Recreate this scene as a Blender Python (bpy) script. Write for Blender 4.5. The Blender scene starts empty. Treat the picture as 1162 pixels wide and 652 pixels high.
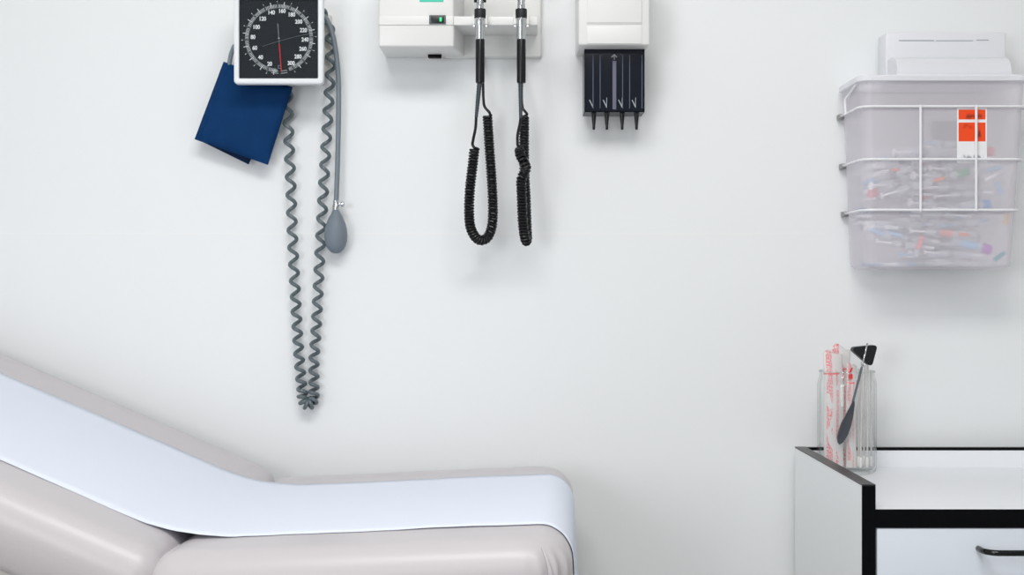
import bpy, bmesh, math, random
import numpy as np
from mathutils import Vector, Matrix, Euler

random.seed(7)
scn = bpy.context.scene
COL = scn.collection
PI = math.pi

# ------------------------------------------------------------------ camera frame
W_PX, H_PX = 1162, 652
F = 1542.0                      # focal length in pixels
CX, CY = 581.0, 326.0
CAMZ = 1.20
WALL = 2.42                     # distance of the back wall


def P(px, py, y):
    return Vector(((px - CX) / F * y, y, CAMZ - (py - CY) / F * y))


def S(y):                       # metres per pixel at distance y
    return y / F


# ------------------------------------------------------------------ materials
def lin(c):
    c = c / 255.0
    return c / 12.92 if c <= 0.04045 else ((c + 0.055) / 1.055) ** 2.4


def rgb(r, g, b):
    return (lin(r), lin(g), lin(b), 1.0)


def base_mat(name):
    m = bpy.data.materials.new(name)
    m.use_nodes = True
    nt = m.node_tree
    return m, nt, nt.nodes['Principled BSDF'], nt.nodes['Material Output']


def mat(name, col, rough=0.5, metal=0.0, spec=0.5, bump=0.0, bscale=200.0, var=0.0, vscale=8.0, coat=0.0, coat_rough=0.1):
    m, nt, b, out = base_mat(name)
    b.inputs['Base Color'].default_value = col
    b.inputs['Roughness'].default_value = rough
    b.inputs['Metallic'].default_value = metal
    b.inputs['Specular IOR Level'].default_value = spec
    b.inputs['Coat Weight'].default_value = coat
    b.inputs['Coat Roughness'].default_value = coat_rough
    tc = nt.nodes.new('ShaderNodeTexCoord')
    if var > 0:
        n = nt.nodes.new('ShaderNodeTexNoise')
        n.inputs['Scale'].default_value = vscale
        n.inputs['Detail'].default_value = 4
        nt.links.new(tc.outputs['Object'], n.inputs['Vector'])
        r = nt.nodes.new('ShaderNodeMapRange')
        r.inputs['To Min'].default_value = 1 - var
        r.inputs['To Max'].default_value = 1 + var
        nt.links.new(n.outputs['Fac'], r.inputs['Value'])
        mx = nt.nodes.new('ShaderNodeMix')
        mx.data_type = 'RGBA'
        mx.blend_type = 'MULTIPLY'
        mx.inputs['Factor'].default_value = 1
        mx.inputs[6].default_value = col
        nt.links.new(r.outputs['Result'], mx.inputs[7])
        nt.links.new(mx.outputs[2], b.inputs['Base Color'])
    if bump > 0:
        n2 = nt.nodes.new('ShaderNodeTexNoise')
        n2.inputs['Scale'].default_value = bscale
        n2.inputs['Detail'].default_value = 3
        nt.links.new(tc.outputs['Object'], n2.inputs['Vector'])
        bp = nt.nodes.new('ShaderNodeBump')
        bp.inputs['Strength'].default_value = bump
        bp.inputs['Distance'].default_value = 0.002
        nt.links.new(n2.outputs['Fac'], bp.inputs['Height'])
        nt.links.new(bp.outputs['Normal'], b.inputs['Normal'])
    return m


def thin_mat(name, col, opacity, rough=0.35, tint=(1, 1, 1, 1), trans=0.0, spec=0.5):
    """clear or cloudy thin plastic: part of the light passes straight through"""
    m, nt, b, out = base_mat(name)
    b.inputs['Base Color'].default_value = col
    b.inputs['Roughness'].default_value = rough
    b.inputs['Specular IOR Level'].default_value = spec
    t = nt.nodes.new('ShaderNodeBsdfTransparent')
    t.inputs['Color'].default_value = tint
    mx = nt.nodes.new('ShaderNodeMixShader')
    mx.inputs['Fac'].default_value = opacity
    nt.links.new(t.outputs[0], mx.inputs[1])
    src = b
    if trans > 0:
        tl = nt.nodes.new('ShaderNodeBsdfTranslucent')
        tl.inputs['Color'].default_value = col
        m2 = nt.nodes.new('ShaderNodeMixShader')
        m2.inputs['Fac'].default_value = trans
        nt.links.new(b.outputs[0], m2.inputs[1])
        nt.links.new(tl.outputs[0], m2.inputs[2])
        nt.links.new(m2.outputs[0], mx.inputs[2])
    else:
        nt.links.new(b.outputs[0], mx.inputs[2])
    nt.links.new(mx.outputs[0], out.inputs['Surface'])
    return m


def glass_mat(name, tint=(0.97, 0.985, 0.98, 1), edge=(0.55, 0.6, 0.6, 1), rough=0.02, gain=1.0):
    """clear glass wall: fresnel gloss over a clear pass, deeper tint where the wall is seen edge on"""
    m, nt, b, out = base_mat(name)
    lw = nt.nodes.new('ShaderNodeLayerWeight')
    lw.inputs['Blend'].default_value = 0.5
    pw = nt.nodes.new('ShaderNodeMath')
    pw.operation = 'POWER'
    pw.inputs[1].default_value = 5.0
    nt.links.new(lw.outputs['Facing'], pw.inputs[0])
    mc = nt.nodes.new('ShaderNodeMix')
    mc.data_type = 'RGBA'
    mc.inputs[6].default_value = tint
    mc.inputs[7].default_value = edge
    nt.links.new(pw.outputs[0], mc.inputs['Factor'])
    t = nt.nodes.new('ShaderNodeBsdfTransparent')
    nt.links.new(mc.outputs[2], t.inputs['Color'])
    g = nt.nodes.new('ShaderNodeBsdfGlossy')
    g.inputs['Roughness'].default_value = rough
    p5 = nt.nodes.new('ShaderNodeMath')
    p5.operation = 'POWER'
    p5.inputs[1].default_value = 5.0
    nt.links.new(lw.outputs['Facing'], p5.inputs[0])
    ml = nt.nodes.new('ShaderNodeMath')
    ml.operation = 'MULTIPLY_ADD'
    ml.inputs[1].default_value = 0.9 * gain
    ml.inputs[2].default_value = 0.04 * gain
    nt.links.new(p5.outputs[0], ml.inputs[0])
    mx = nt.nodes.new('ShaderNodeMixShader')
    nt.links.new(ml.outputs[0], mx.inputs['Fac'])
    nt.links.new(t.outputs[0], mx.inputs[1])
    nt.links.new(g.outputs[0], mx.inputs[2])
    nt.links.new(mx.outputs[0], out.inputs['Surface'])
    return m


M = {}
M['wall'] = mat('painted_wall', rgb(238, 240, 241), 0.55, spec=0.3, bump=0.05, bscale=90, var=0.008, vscale=3)
M['side_wall'] = mat('side_wall_paint', rgb(226, 227, 226), 0.7, spec=0.3, bump=0.04, bscale=90)
M['ceiling'] = mat('ceiling_paint', rgb(235, 235, 233), 0.9, spec=0.2, bump=0.1, bscale=60)
M['floor'] = mat('vinyl_floor', rgb(172, 170, 166), 0.35, var=0.06, vscale=30)
M['white_plastic'] = mat('white_plastic', rgb(230, 230, 228), 0.35, bump=0.02, bscale=500)
M['case'] = mat('gauge_case_plastic', rgb(234, 237, 240), 0.3, bump=0.02, bscale=500)
M['cream'] = mat('cream_bracket', rgb(214, 211, 203), 0.5, bump=0.02)
M['dial'] = mat('black_dial', rgb(24, 29, 36), 0.6, spec=0.15)
M['print'] = mat('white_print', rgb(238, 240, 242), 0.6, spec=0.2, bump=0.01)
M['print_grey'] = mat('grey_print', rgb(165, 172, 178), 0.6, spec=0.2, bump=0.01)
M['red'] = mat('red_needle', rgb(232, 44, 44), 0.4, bump=0.01)
M['needle_dark'] = mat('grey_needle', rgb(92, 98, 104), 0.4, bump=0.01)
M['glass'] = glass_mat('gauge_glass', (0.97, 0.98, 0.98, 1), (0.8, 0.82, 0.82, 1), 0.03, 0.6)
M['hairline'] = mat('glass_hairline', rgb(120, 128, 134), 0.4, bump=0.01)
M['hose'] = mat('grey_coiled_hose', rgb(96, 108, 113), 0.38, spec=0.45, bump=0.03, bscale=300)
M['tube'] = mat('slate_tube', rgb(118, 128, 137), 0.35, spec=0.5, bump=0.02, bscale=300)
M['bulb'] = mat('grey_rubber_bulb', rgb(118, 128, 138), 0.5, spec=0.35, bump=0.03, bscale=300)
M['cuff'] = mat('navy_cuff_cloth', rgb(10, 54, 100), 0.85, spec=0.15, bump=0.35, bscale=700, var=0.18, vscale=40)
M['cuff_dark'] = mat('dark_navy_cuff_cloth', rgb(18, 40, 72), 0.85, spec=0.15, bump=0.3, bscale=700)
M['chrome'] = mat('polished_steel', rgb(215, 218, 220), 0.14, metal=1.0, bump=0.01)
M['satin'] = mat('brushed_steel', rgb(200, 203, 205), 0.25, metal=1.0, bump=0.02, bscale=400)
M['black'] = mat('black_plastic', rgb(15, 17, 21), 0.28, spec=0.4, bump=0.02, bscale=500)
M['collar'] = mat('black_knurled_collar', rgb(30, 32, 36), 0.5, spec=0.4, bump=0.2, bscale=900)
M['cord'] = mat('black_cord_rubber', rgb(15, 16, 19), 0.32, spec=0.4, bump=0.02)
M['cord_grey'] = mat('dark_grey_strain_relief', rgb(60, 67, 74), 0.4, spec=0.4, bump=0.02)
M['bezel'] = mat('grey_switch_bezel', rgb(86, 92, 96), 0.4, bump=0.02)
M['teal'] = mat('teal_label', rgb(60, 205, 176), 0.45, bump=0.01)
M['vinyl'] = mat('taupe_vinyl', rgb(201, 196, 199), 0.36, spec=0.5, bump=0.08, bscale=260, var=0.012, vscale=14)
M['vinyl_dark'] = mat('taupe_vinyl_welt', rgb(182, 178, 178), 0.45, bump=0.05, bscale=200)
M['paper'] = mat('exam_paper', rgb(232, 238, 250), 0.8, spec=0.15, bump=0.06, bscale=60)
M['base'] = mat('table_base_laminate', rgb(214, 211, 208), 0.4, bump=0.02)
M['laminate'] = mat('white_laminate', rgb(242, 244, 248), 0.3, spec=0.5, bump=0.015, bscale=600)
M['drawer'] = mat('drawer_laminate', rgb(224, 230, 239), 0.3, spec=0.5, bump=0.015, bscale=600)
M['laminate_side'] = mat('pale_grey_laminate', rgb(246, 248, 249), 0.35, spec=0.4, bump=0.015, bscale=600)
M['edge'] = mat('black_edge_band', rgb(4, 5, 8), 0.4, spec=0.12, bump=0.01)
M['edge_top'] = mat('dark_brown_edge_band', rgb(40, 38, 40), 0.35, spec=0.5, bump=0.02)
M['handle'] = mat('black_gloss_handle', rgb(5, 7, 11), 0.12, spec=0.5, bump=0.005)
M['wire'] = mat('white_coated_wire', rgb(240, 240, 243), 0.3, bump=0.01)
M['wire_grey'] = mat('zinc_clip', rgb(150, 150, 150), 0.4, metal=0.6, bump=0.02)
M['bin'] = thin_mat('cloudy_plastic', rgb(252, 247, 253), 0.43, 0.3, (0.99, 0.98, 0.995, 1), 0.1)
M['lid'] = thin_mat('milky_lid_plastic', rgb(249, 250, 255), 0.80, 0.25, (1, 1, 1, 1), 0.1)
M['clear'] = thin_mat('clear_syringe_plastic', rgb(232, 236, 243), 0.42, 0.2, (0.975, 0.985, 0.995, 1), 0.1)
M['smoke'] = thin_mat('smoked_plastic', rgb(24, 30, 44), 0.62, 0.08, (0.42, 0.46, 0.56, 1), 0.0, 0.6)
M['smoke_streak_divider'] = thin_mat('smoked_streak_divider_plastic', rgb(120, 130, 150), 0.6, 0.15, (0.6, 0.64, 0.72, 1), 0.0, 0.6)  # lightened for the highlight streaks put on the box; dividers share it
M['smoke_pale'] = mat('grey_violet_strip', rgb(98, 98, 118), 0.4, bump=0.01)
M['jar'] = glass_mat('jar_glass', (0.992, 0.996, 0.994, 1), (0.74, 0.79, 0.77, 1), 0.02, 0.7)
M['rubber'] = mat('black_rubber', rgb(20, 21, 23), 0.45, spec=0.4, bump=0.04, bscale=300)
M['steel_dark'] = mat('dull_steel_handle', rgb(98, 102, 110), 0.3, metal=1.0, bump=0.02)
M['stick'] = thin_mat('clear_wrapped_stick', rgb(236, 233, 232), 0.55, 0.3, (0.97, 0.97, 0.97, 1), 0.3)
M['cotton'] = mat('white_cotton', rgb(240, 238, 236), 0.9, spec=0.1, bump=0.3, bscale=900)

for nm, c in dict(purple=(170, 70, 190), blue=(52, 140, 205), teal_cap=(40, 160, 165), orange=(238, 120, 70),
                  pink=(235, 130, 140), white_cap=(240, 240, 244), grey_rubber=(70, 74, 84), amber=(225, 190, 130),
                  label_blue=(150, 195, 230), label_red=(222, 140, 135), green=(60, 150, 110)).items():
    M[nm] = mat(nm + '_plastic', rgb(*c), 0.4, bump=0.02)


def wrapper_mat():
    """clear-white film wrapper printed with blocks and lines of red"""
    m, nt, b, out = base_mat('red_printed_film')
    tc = nt.nodes.new('ShaderNodeTexCoord')
    mp = nt.nodes.new('ShaderNodeMapping')
    mp.inputs['Scale'].default_value = (1, 1, 1)
    nt.links.new(tc.outputs['UV'], mp.inputs['Vector'])
    sep = nt.nodes.new('ShaderNodeSeparateXYZ')
    nt.links.new(mp.outputs[0], sep.inputs[0])

    def math_(op, a, bb=None, cc=None):
        n = nt.nodes.new('ShaderNodeMath')
        n.operation = op
        for i, v in enumerate((a, bb, cc)):
            if v is None:
                continue
            if isinstance(v, (int, float)):
                n.inputs[i].default_value = v
            else:
                nt.links.new(v, n.inputs[i])
        return n.outputs[0]
    u, v = sep.outputs[0], sep.outputs[1]
    nz = nt.nodes.new('ShaderNodeTexNoise')
    nz.inputs['Scale'].default_value = 1.0
    nz.inputs['Detail'].default_value = 1
    mp2 = nt.nodes.new('ShaderNodeMapping')
    mp2.inputs['Scale'].default_value = (24, 70, 1)
    nt.links.new(tc.outputs['UV'], mp2.inputs['Vector'])
    nt.links.new(mp2.outputs[0], nz.inputs['Vector'])
    letters = math_('GREATER_THAN', nz.outputs['Fac'], 0.50)
    # columns of print running along the wrapper
    col1 = math_('MULTIPLY', math_('GREATER_THAN', u, 0.12), math_('LESS_THAN', u, 0.42))
    col2 = math_('MULTIPLY', math_('GREATER_THAN', u, 0.60), math_('LESS_THAN', u, 0.72))
    cols = math_('MAXIMUM', col1, col2)
    big = nt.nodes.new('ShaderNodeTexNoise')
    big.inputs['Scale'].default_value = 1.0
    big.inputs['Detail'].default_value = 0
    mp3 = nt.nodes.new('ShaderNodeMapping')
    mp3.inputs['Scale'].default_value = (2, 7, 1)
    nt.links.new(tc.outputs['UV'], mp3.inputs['Vector'])
    nt.links.new(mp3.outputs[0], big.inputs['Vector'])
    blocks = math_('GREATER_THAN', big.outputs['Fac'], 0.43)
    ink = math_('MULTIPLY', math_('MULTIPLY', letters, cols), blocks)
    # a solid line across
    bar = math_('MULTIPLY', math_('GREATER_THAN', v, 0.80), math_('LESS_THAN', v, 0.812))
    ink = math_('MINIMUM', math_('ADD', ink, math_('MULTIPLY', bar, math_('LESS_THAN', u, 0.8))), 1)
    mx = nt.nodes.new('ShaderNodeMix')
    mx.data_type = 'RGBA'
    mx.inputs[6].default_value = rgb(243, 240, 240)
    mx.inputs[7].default_value = rgb(240, 122, 126)
    nt.links.new(ink, mx.inputs['Factor'])
    nt.links.new(mx.outputs[2], b.inputs['Base Color'])
    b.inputs['Roughness'].default_value = 0.3
    t = nt.nodes.new('ShaderNodeBsdfTransparent')
    ms = nt.nodes.new('ShaderNodeMixShader')
    op = math_('ADD', math_('MULTIPLY', ink, 0.22), 0.72)
    nt.links.new(op, ms.inputs['Fac'])
    nt.links.new(t.outputs[0], ms.inputs[1])
    nt.links.new(b.outputs[0], ms.inputs[2])
    nt.links.new(ms.outputs[0], out.inputs['Surface'])
    return m


M['wrapper'] = wrapper_mat()


def sticker_mat():
    """orange over white warning sticker; its lettering is only soft dark smudges in the photo"""
    m, nt, b, out = base_mat('orange_sticker_print')
    tc = nt.nodes.new('ShaderNodeTexCoord')
    sep = nt.nodes.new('ShaderNodeSeparateXYZ')
    nt.links.new(tc.outputs['UV'], sep.inputs[0])

    def math_(op, a, bb=None):
        n = nt.nodes.new('ShaderNodeMath')
        n.operation = op
        for i, v in enumerate((a, bb)):
            if v is None:
                continue
            if isinstance(v, (int, float)):
                n.inputs[i].default_value = v
            else:
                nt.links.new(v, n.inputs[i])
        return n.outputs[0]

    def smooth(x, a, bb):
        n = nt.nodes.new('ShaderNodeMapRange')
        n.interpolation_type = 'SMOOTHSTEP'
        nt.links.new(x, n.inputs['Value'])
        n.inputs['From Min'].default_value = a
        n.inputs['From Max'].default_value = bb
        return n.outputs['Result']

    def box(u0, u1, v0, v1, s=0.002):
        a = math_('MULTIPLY', smooth(sep.outputs[0], u0 - s, u0 + s), math_('SUBTRACT', 1, smooth(sep.outputs[0], u1 - s, u1 + s)))
        c = math_('MULTIPLY', smooth(sep.outputs[1], v0 - s, v0 + s), math_('SUBTRACT', 1, smooth(sep.outputs[1], v1 - s, v1 + s)))
        return math_('MULTIPLY', a, c)

    def mix(f, a, c):
        mx = nt.nodes.new('ShaderNodeMix')
        mx.data_type = 'RGBA'
        nt.links.new(f, mx.inputs['Factor'])
        for i, v in ((6, a), (7, c)):
            if isinstance(v, tuple):
                mx.inputs[i].default_value = v
            else:
                nt.links.new(v, mx.inputs[i])
        return mx.outputs[2]
    c = mix(box(0.05, 0.95, 0.39, 0.735), rgb(243, 243, 245), rgb(250, 78, 22))
    c = mix(box(0.05, 0.95, 0.79, 0.97), c, rgb(250, 78, 22))
    nz = nt.nodes.new('ShaderNodeTexNoise')
    nz.inputs['Scale'].default_value = 9
    nz.inputs['Detail'].default_value = 0
    nt.links.new(tc.outputs['UV'], nz.inputs['Vector'])
    w = smooth(nz.outputs['Fac'], 0.3, 0.62)
    for bx, s, k in (((0.3, 0.85, 0.81, 0.88), 0.05, 0.9), ((0.15, 0.5, 0.64, 0.70), 0.05, 0.5), ((0.62, 0.8, 0.46, 0.60), 0.06, 0.95)):
        c = mix(math_('MULTIPLY', math_('MULTIPLY', box(*bx, s), w), k), c, rgb(120, 40, 22))
    c = mix(math_('MULTIPLY', math_('MULTIPLY', box(0.15, 0.88, 0.05, 0.13, 0.04), w), 0.8), c, rgb(120, 125, 135))
    nt.links.new(c, b.inputs['Base Color'])
    b.inputs['Roughness'].default_value = 0.4
    return m


M['sticker'] = sticker_mat()


# ------------------------------------------------------------------ object helpers
BASE = {}


def setp(o, label=None, cat=None, group=None, kind=None):
    for k, v in (('label', label), ('category', cat), ('group', group), ('kind', kind)):
        if v:
            o[k] = v
    return o


def empty(name, loc, label, cat, group=None):
    o = bpy.data.objects.new(name, None)
    o.empty_display_size = 0.02
    COL.objects.link(o)
    o.location = loc
    BASE[o.name] = Vector(loc)
    return setp(o, label, cat, group)


class G:
    """collects shapes (world coordinates) for ONE mesh"""
    def __init__(self):
        self.v, self.f, self.uv = [], [], []

    def add(self, vs, fs, uvs=None):
        n = len(self.v)
        self.v += [Vector(p) for p in vs]
        self.f += [tuple(i + n for i in f) for f in fs]
        self.uv += list(uvs) if uvs else [(0, 0)] * len(vs)
        return self

    def bm(self, bm, mtx=None):
        bm.verts.index_update()
        vs = [(mtx @ v.co) if mtx else v.co.copy() for v in bm.verts]
        fs = [[v.index for v in f.verts] for f in bm.faces]
        bm.free()
        return self.add(vs, fs)

    def box(self, lo, hi, bev=0.0, seg=3, mtx=None):
        lo, hi = Vector(lo), Vector(hi)
        bm = bmesh.new()
        bmesh.ops.create_cube(bm, size=1)
        for v in bm.verts:
            v.co = Vector([lo[i] + (v.co[i] + 0.5) * (hi[i] - lo[i]) for i in range(3)])
        if bev > 0:
            bmesh.ops.bevel(bm, geom=bm.edges[:], offset=bev, segments=seg, profile=0.5, affect='EDGES')
        return self.bm(bm, mtx)

    def frustum(self, lo0, hi0, y0, lo1, hi1, y1, bev=0.0, seg=3):
        """box between rectangle (x,z) at y0 and another at y1"""
        bm = bmesh.new()
        c = []
        for (lo, hi, y) in ((lo0, hi0, y0), (lo1, hi1, y1)):
            c += [bm.verts.new((lo[0], y, lo[1])), bm.verts.new((hi[0], y, lo[1])), bm.verts.new((hi[0], y, hi[1])), bm.verts.new((lo[0], y, hi[1]))]
        for q in ((0, 1, 2, 3), (7, 6, 5, 4), (0, 4, 5, 1), (1, 5, 6, 2), (2, 6, 7, 3), (3, 7, 4, 0)):
            bm.faces.new([c[i] for i in q])
        bmesh.ops.recalc_face_normals(bm, faces=bm.faces[:])
        if bev > 0:
            bmesh.ops.bevel(bm, geom=bm.edges[:], offset=bev, segments=seg, profile=0.5, affect='EDGES')
        return self.bm(bm)

    def prism(self, outline, y0, y1, bev=0.0, seg=3):
        """outline of (x,z) points extruded from y0 (front) to y1"""
        bm = bmesh.new()
        a = [bm.verts.new((x, y0, z)) for x, z in outline]
        b = [bm.verts.new((x, y1, z)) for x, z in outline]
        n = len(a)
        bm.faces.new(a)
        bm.faces.new(b[::-1])
        for i in range(n):
            bm.faces.new((a[i], b[i], b[(i + 1) % n], a[(i + 1) % n]))
        bmesh.ops.recalc_face_normals(bm, faces=bm.faces[:])
        if bev > 0:
            ed = [e for e in bm.edges if all(abs(v.co.y - y0) < 1e-9 for v in e.verts) or all(abs(v.co.y - y1) < 1e-9 for v in e.verts)]
            bmesh.ops.bevel(bm, geom=ed, offset=bev, segments=seg, profile=0.5, affect='EDGES')
        return self.bm(bm)

    def tube(self, pts, r, n=8, cap=True, f0=None):
        pts = [Vector(p) for p in pts]
        m = len(pts)
        rr = r if isinstance(r, (list, tuple)) else [r] * m
        T = []
        for i in range(m):
            d = pts[min(i + 1, m - 1)] - pts[max(i - 1, 0)]
            T.append(d.normalized() if d.length > 1e-12 else Vector((0, 0, 1)))
        ref = Vector(f0) if f0 else (Vector((0, -1, 0)) if abs(T[0].y) < 0.9 else Vector((1, 0, 0)))
        vs, fs = [], []
        for i in range(m):
            ref = (ref - T[i] * ref.dot(T[i])).normalized()
            b = T[i].cross(ref)
            for k in range(n):
                a = 2 * PI * k / n
                vs.append(pts[i] + (ref * math.cos(a) + b * math.sin(a)) * rr[i])
        for i in range(m - 1):
            for k in range(n):
                k2 = (k + 1) % n
                fs.append((i * n + k, i * n + k2, (i + 1) * n + k2, (i + 1) * n + k))
        if cap:
            fs.append(tuple(range(n - 1, -1, -1)))
            fs.append(tuple((m - 1) * n + k for k in range(n)))
        return self.add(vs, fs)

    def lathe(self, prof, n=32, mtx=None, closed=False):
        """prof: (r, z) pairs turned about z"""
        vs, fs = [], []
        m = len(prof)
        for r, z in prof:
            for k in range(n):
                a = 2 * PI * k / n
                vs.append(Vector((r * math.cos(a), r * math.sin(a), z)))
        for i in range(m - 1 if not closed else m):
            for k in range(n):
                k2 = (k + 1) % n
                j = (i + 1) % m
                fs.append((i * n + k, i * n + k2, j * n + k2, j * n + k))
        if not closed:
            if prof[0][0] > 1e-6:
                fs.append(tuple(range(n - 1, -1, -1)))
            if prof[-1][0] > 1e-6:
                fs.append(tuple((m - 1) * n + k for k in range(n)))
        if mtx:
            vs = [mtx @ v for v in vs]
        return self.add(vs, fs)

    def build(self, name, material, parent=None, label=None, cat=None, group=None, kind=None, smooth=True, angle=0.6, solid=0.0, uv=False, at=None):
        if parent is not None:
            off = BASE[parent.name]
        elif at is not None:
            off = Vector(at)
        else:
            xs = [p.x for p in self.v]
            ys = [p.y for p in self.v]
            zs = [p.z for p in self.v]
            off = Vector(((min(xs) + max(xs)) / 2, (min(ys) + max(ys)) / 2, min(zs)))
        me = bpy.data.meshes.new(name)
        me.from_pydata([p - off for p in self.v], [], self.f)
        bm = bmesh.new()
        bm.from_mesh(me)
        bmesh.ops.remove_doubles(bm, verts=bm.verts[:], dist=1e-6) if not uv else None
        bmesh.ops.recalc_face_normals(bm, faces=bm.faces[:])
        for e in bm.edges:
            if len(e.link_faces) == 2:
                e.smooth = e.calc_face_angle(0) < angle
        for f in bm.faces:
            f.smooth = smooth
        bm.to_mesh(me)
        bm.free()
        if uv:
            lay = me.uv_layers.new(name='UVMap')
            for lp in me.loops:
                lay.data[lp.index].uv = self.uv[lp.vertex_index]
        o = bpy.data.objects.new(name, me)
        me.materials.append(material)
        COL.objects.link(o)
        if parent is not None:
            o.parent = parent
        else:
            o.location = off
        BASE[o.name] = off
        if solid:
            md = o.modifiers.new('thickness', 'SOLIDIFY')
            md.thickness = solid
            md.offset = 0
        return setp(o, label, cat, group, kind)


def copy_tree(src, parent=None):
    c = src.copy()
    COL.objects.link(c)
    if parent is not None:
        c.parent = parent
    for ch in list(src.children):
        copy_tree(ch, c)
    return c


def catmull(pts, n=12):
    pts = [Vector(p) for p in pts]
    out = []
    ext = [pts[0] * 2 - pts[1]] + pts + [pts[-1] * 2 - pts[-2]]
    for i in range(1, len(ext) - 2):
        p0, p1, p2, p3 = ext[i - 1:i + 3]
        for k in range(n):
            t = k / n
            out.append(0.5 * ((2 * p1) + (p2 - p0) * t + (2 * p0 - 5 * p1 + 4 * p2 - p3) * t * t + (3 * p1 - p0 - 3 * p2 + p3) * t ** 3))
    out.append(pts[-1])
    return out


def resample(pts, step):
    d = [0]
    for a, b in zip(pts, pts[1:]):
        d.append(d[-1] + (b - a).length)
    L = d[-1]
    m = max(2, int(L / step) + 1)
    out, j = [], 0
    for i in range(m):
        s = L * i / (m - 1)
        while j < len(d) - 2 and d[j + 1] < s:
            j += 1
        t = (s - d[j]) / max(1e-12, d[j + 1] - d[j])
        out.append((s, pts[j].lerp(pts[j + 1], t)))
    return out, L


def helix(axis, r, pitch, front=(0, -1, 0), per=18, ph0=0.0, taper=0.0):
    """coil about a path; pitch is a function of the 0..1 position along it"""
    fine, L = resample(axis, 0.0006)
    ph = ph0
    out = []
    F_ = Vector(front)
    acc = 0.0
    lastph = None
    for i, (s, p) in enumerate(fine):
        a = fine[max(0, i - 3)][1]
        b = fine[min(len(fine) - 1, i + 3)][1]
        T = (b - a).normalized()
        F_ = (F_ - T * F_.dot(T)).normalized()
        Sd = F_.cross(T)
        if i:
            ph += 2 * PI * (s - fine[i - 1][0]) / pitch(s / L)
        if lastph is None or ph - lastph >= 2 * PI / per:
            k = 1.0
            if taper > 0:
                k = min(1.0, s / taper, (L - s) / taper)
            out.append(p + (Sd * math.sin(ph) + F_ * math.cos(ph)) * r * k)
            lastph = ph
    return out


def text_mesh(txt, size, sx=0.85, bold=0.0):
    cu = bpy.data.curves.new('numeral_curve', 'FONT')
    cu.body = txt
    cu.size = size
    cu.align_x = 'CENTER'
    cu.align_y = 'CENTER'
    cu.offset = bold
    o = bpy.data.objects.new('numeral_curve', cu)
    COL.objects.link(o)
    bpy.context.view_layer.update()
    dg = bpy.context.evaluated_depsgraph_get()
    me = bpy.data.meshes.new_from_object(o.evaluated_get(dg))
    vs = [Vector((v.co.x * sx, v.co.y, 0)) for v in me.vertices]
    fs = [tuple(p.vertices) for p in me.polygons]
    bpy.data.objects.remove(o)
    bpy.data.curves.remove(cu)
    bpy.data.meshes.remove(me)
    return vs, fs


def rrect(x0, x1, y0, y1, r, nc=8, ns=6):
    """closed rounded rectangle, constant vertex count"""
    r = max(1e-4, min(r, (x1 - x0) / 2 - 1e-4, (y1 - y0) / 2 - 1e-4))
    cs = [(x1 - r, y0 + r, -PI / 2), (x1 - r, y1 - r, 0), (x0 + r, y1 - r, PI / 2), (x0 + r, y0 + r, PI)]
    pts = []
    for i, (cx, cy, a0) in enumerate(cs):
        arc = [(cx + r * math.cos(a0 + PI / 2 * k / nc), cy + r * math.sin(a0 + PI / 2 * k / nc)) for k in range(nc + 1)]
        pts += arc
        nx = cs[(i + 1) % 4]
        q = (nx[0] + r * math.cos(nx[2]), nx[1] + r * math.sin(nx[2]))
        p = arc[-1]
        for k in range(1, ns):
            t = k / ns
            pts.append((p[0] + (q[0] - p[0]) * t, p[1] + (q[1] - p[1]) * t))
    return pts


def loft(g, rings, cap0=True, cap1=True):
    n = len(rings[0])
    vs, fs = [], []
    for rg in rings:
        vs += rg
    for i in range(len(rings) - 1):
        for k in range(n):
            k2 = (k + 1) % n
            fs.append((i * n + k, i * n + k2, (i + 1) * n + k2, (i + 1) * n + k))
    if cap0:
        fs.append(tuple(range(n - 1, -1, -1)))
    if cap1:
        fs.append(tuple((len(rings) - 1) * n + k for k in range(n)))
    g.add(vs, fs)
    return g


# ------------------------------------------------------------------ the room
def struct(name, lo, hi, m):
    return G().box(lo, hi).build(name, m, kind='structure', smooth=False)


RX0, RX1, RY0, CEIL = -2.1, 2.1, -1.6, 2.62
struct('wall_back', (RX0, WALL, 0), (RX1, WALL + 0.1, CEIL), M['wall'])
struct('wall_left', (RX0 - 0.1, RY0, 0), (RX0, WALL + 0.1, CEIL), M['side_wall'])
struct('wall_right', (RX1, RY0, 0), (RX1 + 0.1, WALL + 0.1, CEIL), M['side_wall'])
struct('floor', (RX0 - 0.1, RY0, -0.1), (RX1 + 0.1, WALL + 0.1, 0), M['floor'])
struct('ceiling', (RX0 - 0.1, RY0, CEIL), (RX1 + 0.1, WALL + 0.1, CEIL + 0.1), M['ceiling'])
zs = P(0, 264.5, WALL).z
struct('trim_1', (P(0, 0, WALL).x, WALL - 0.0003, zs - 0.0016), (P(935, 0, WALL).x, WALL + 0.001, zs + 0.0016), mat('seam_filler', rgb(240, 241, 241), .5, bump=.02))

# ------------------------------------------------------------------ wall gauge (blood pressure)
YF = WALL - 0.095
YD = YF + 0.006
gauge = empty('blood_pressure_gauge', P(316, 95, WALL - 0.05),
              'square white wall gauge with black dial, white numbers and a red needle', 'gauge')
fo = (P(265, 95, YF), P(366.7, -7.5, YF))
fi = (P(271, 88.8, YF), P(360.7, -1.3, YF))
g = G()
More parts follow.
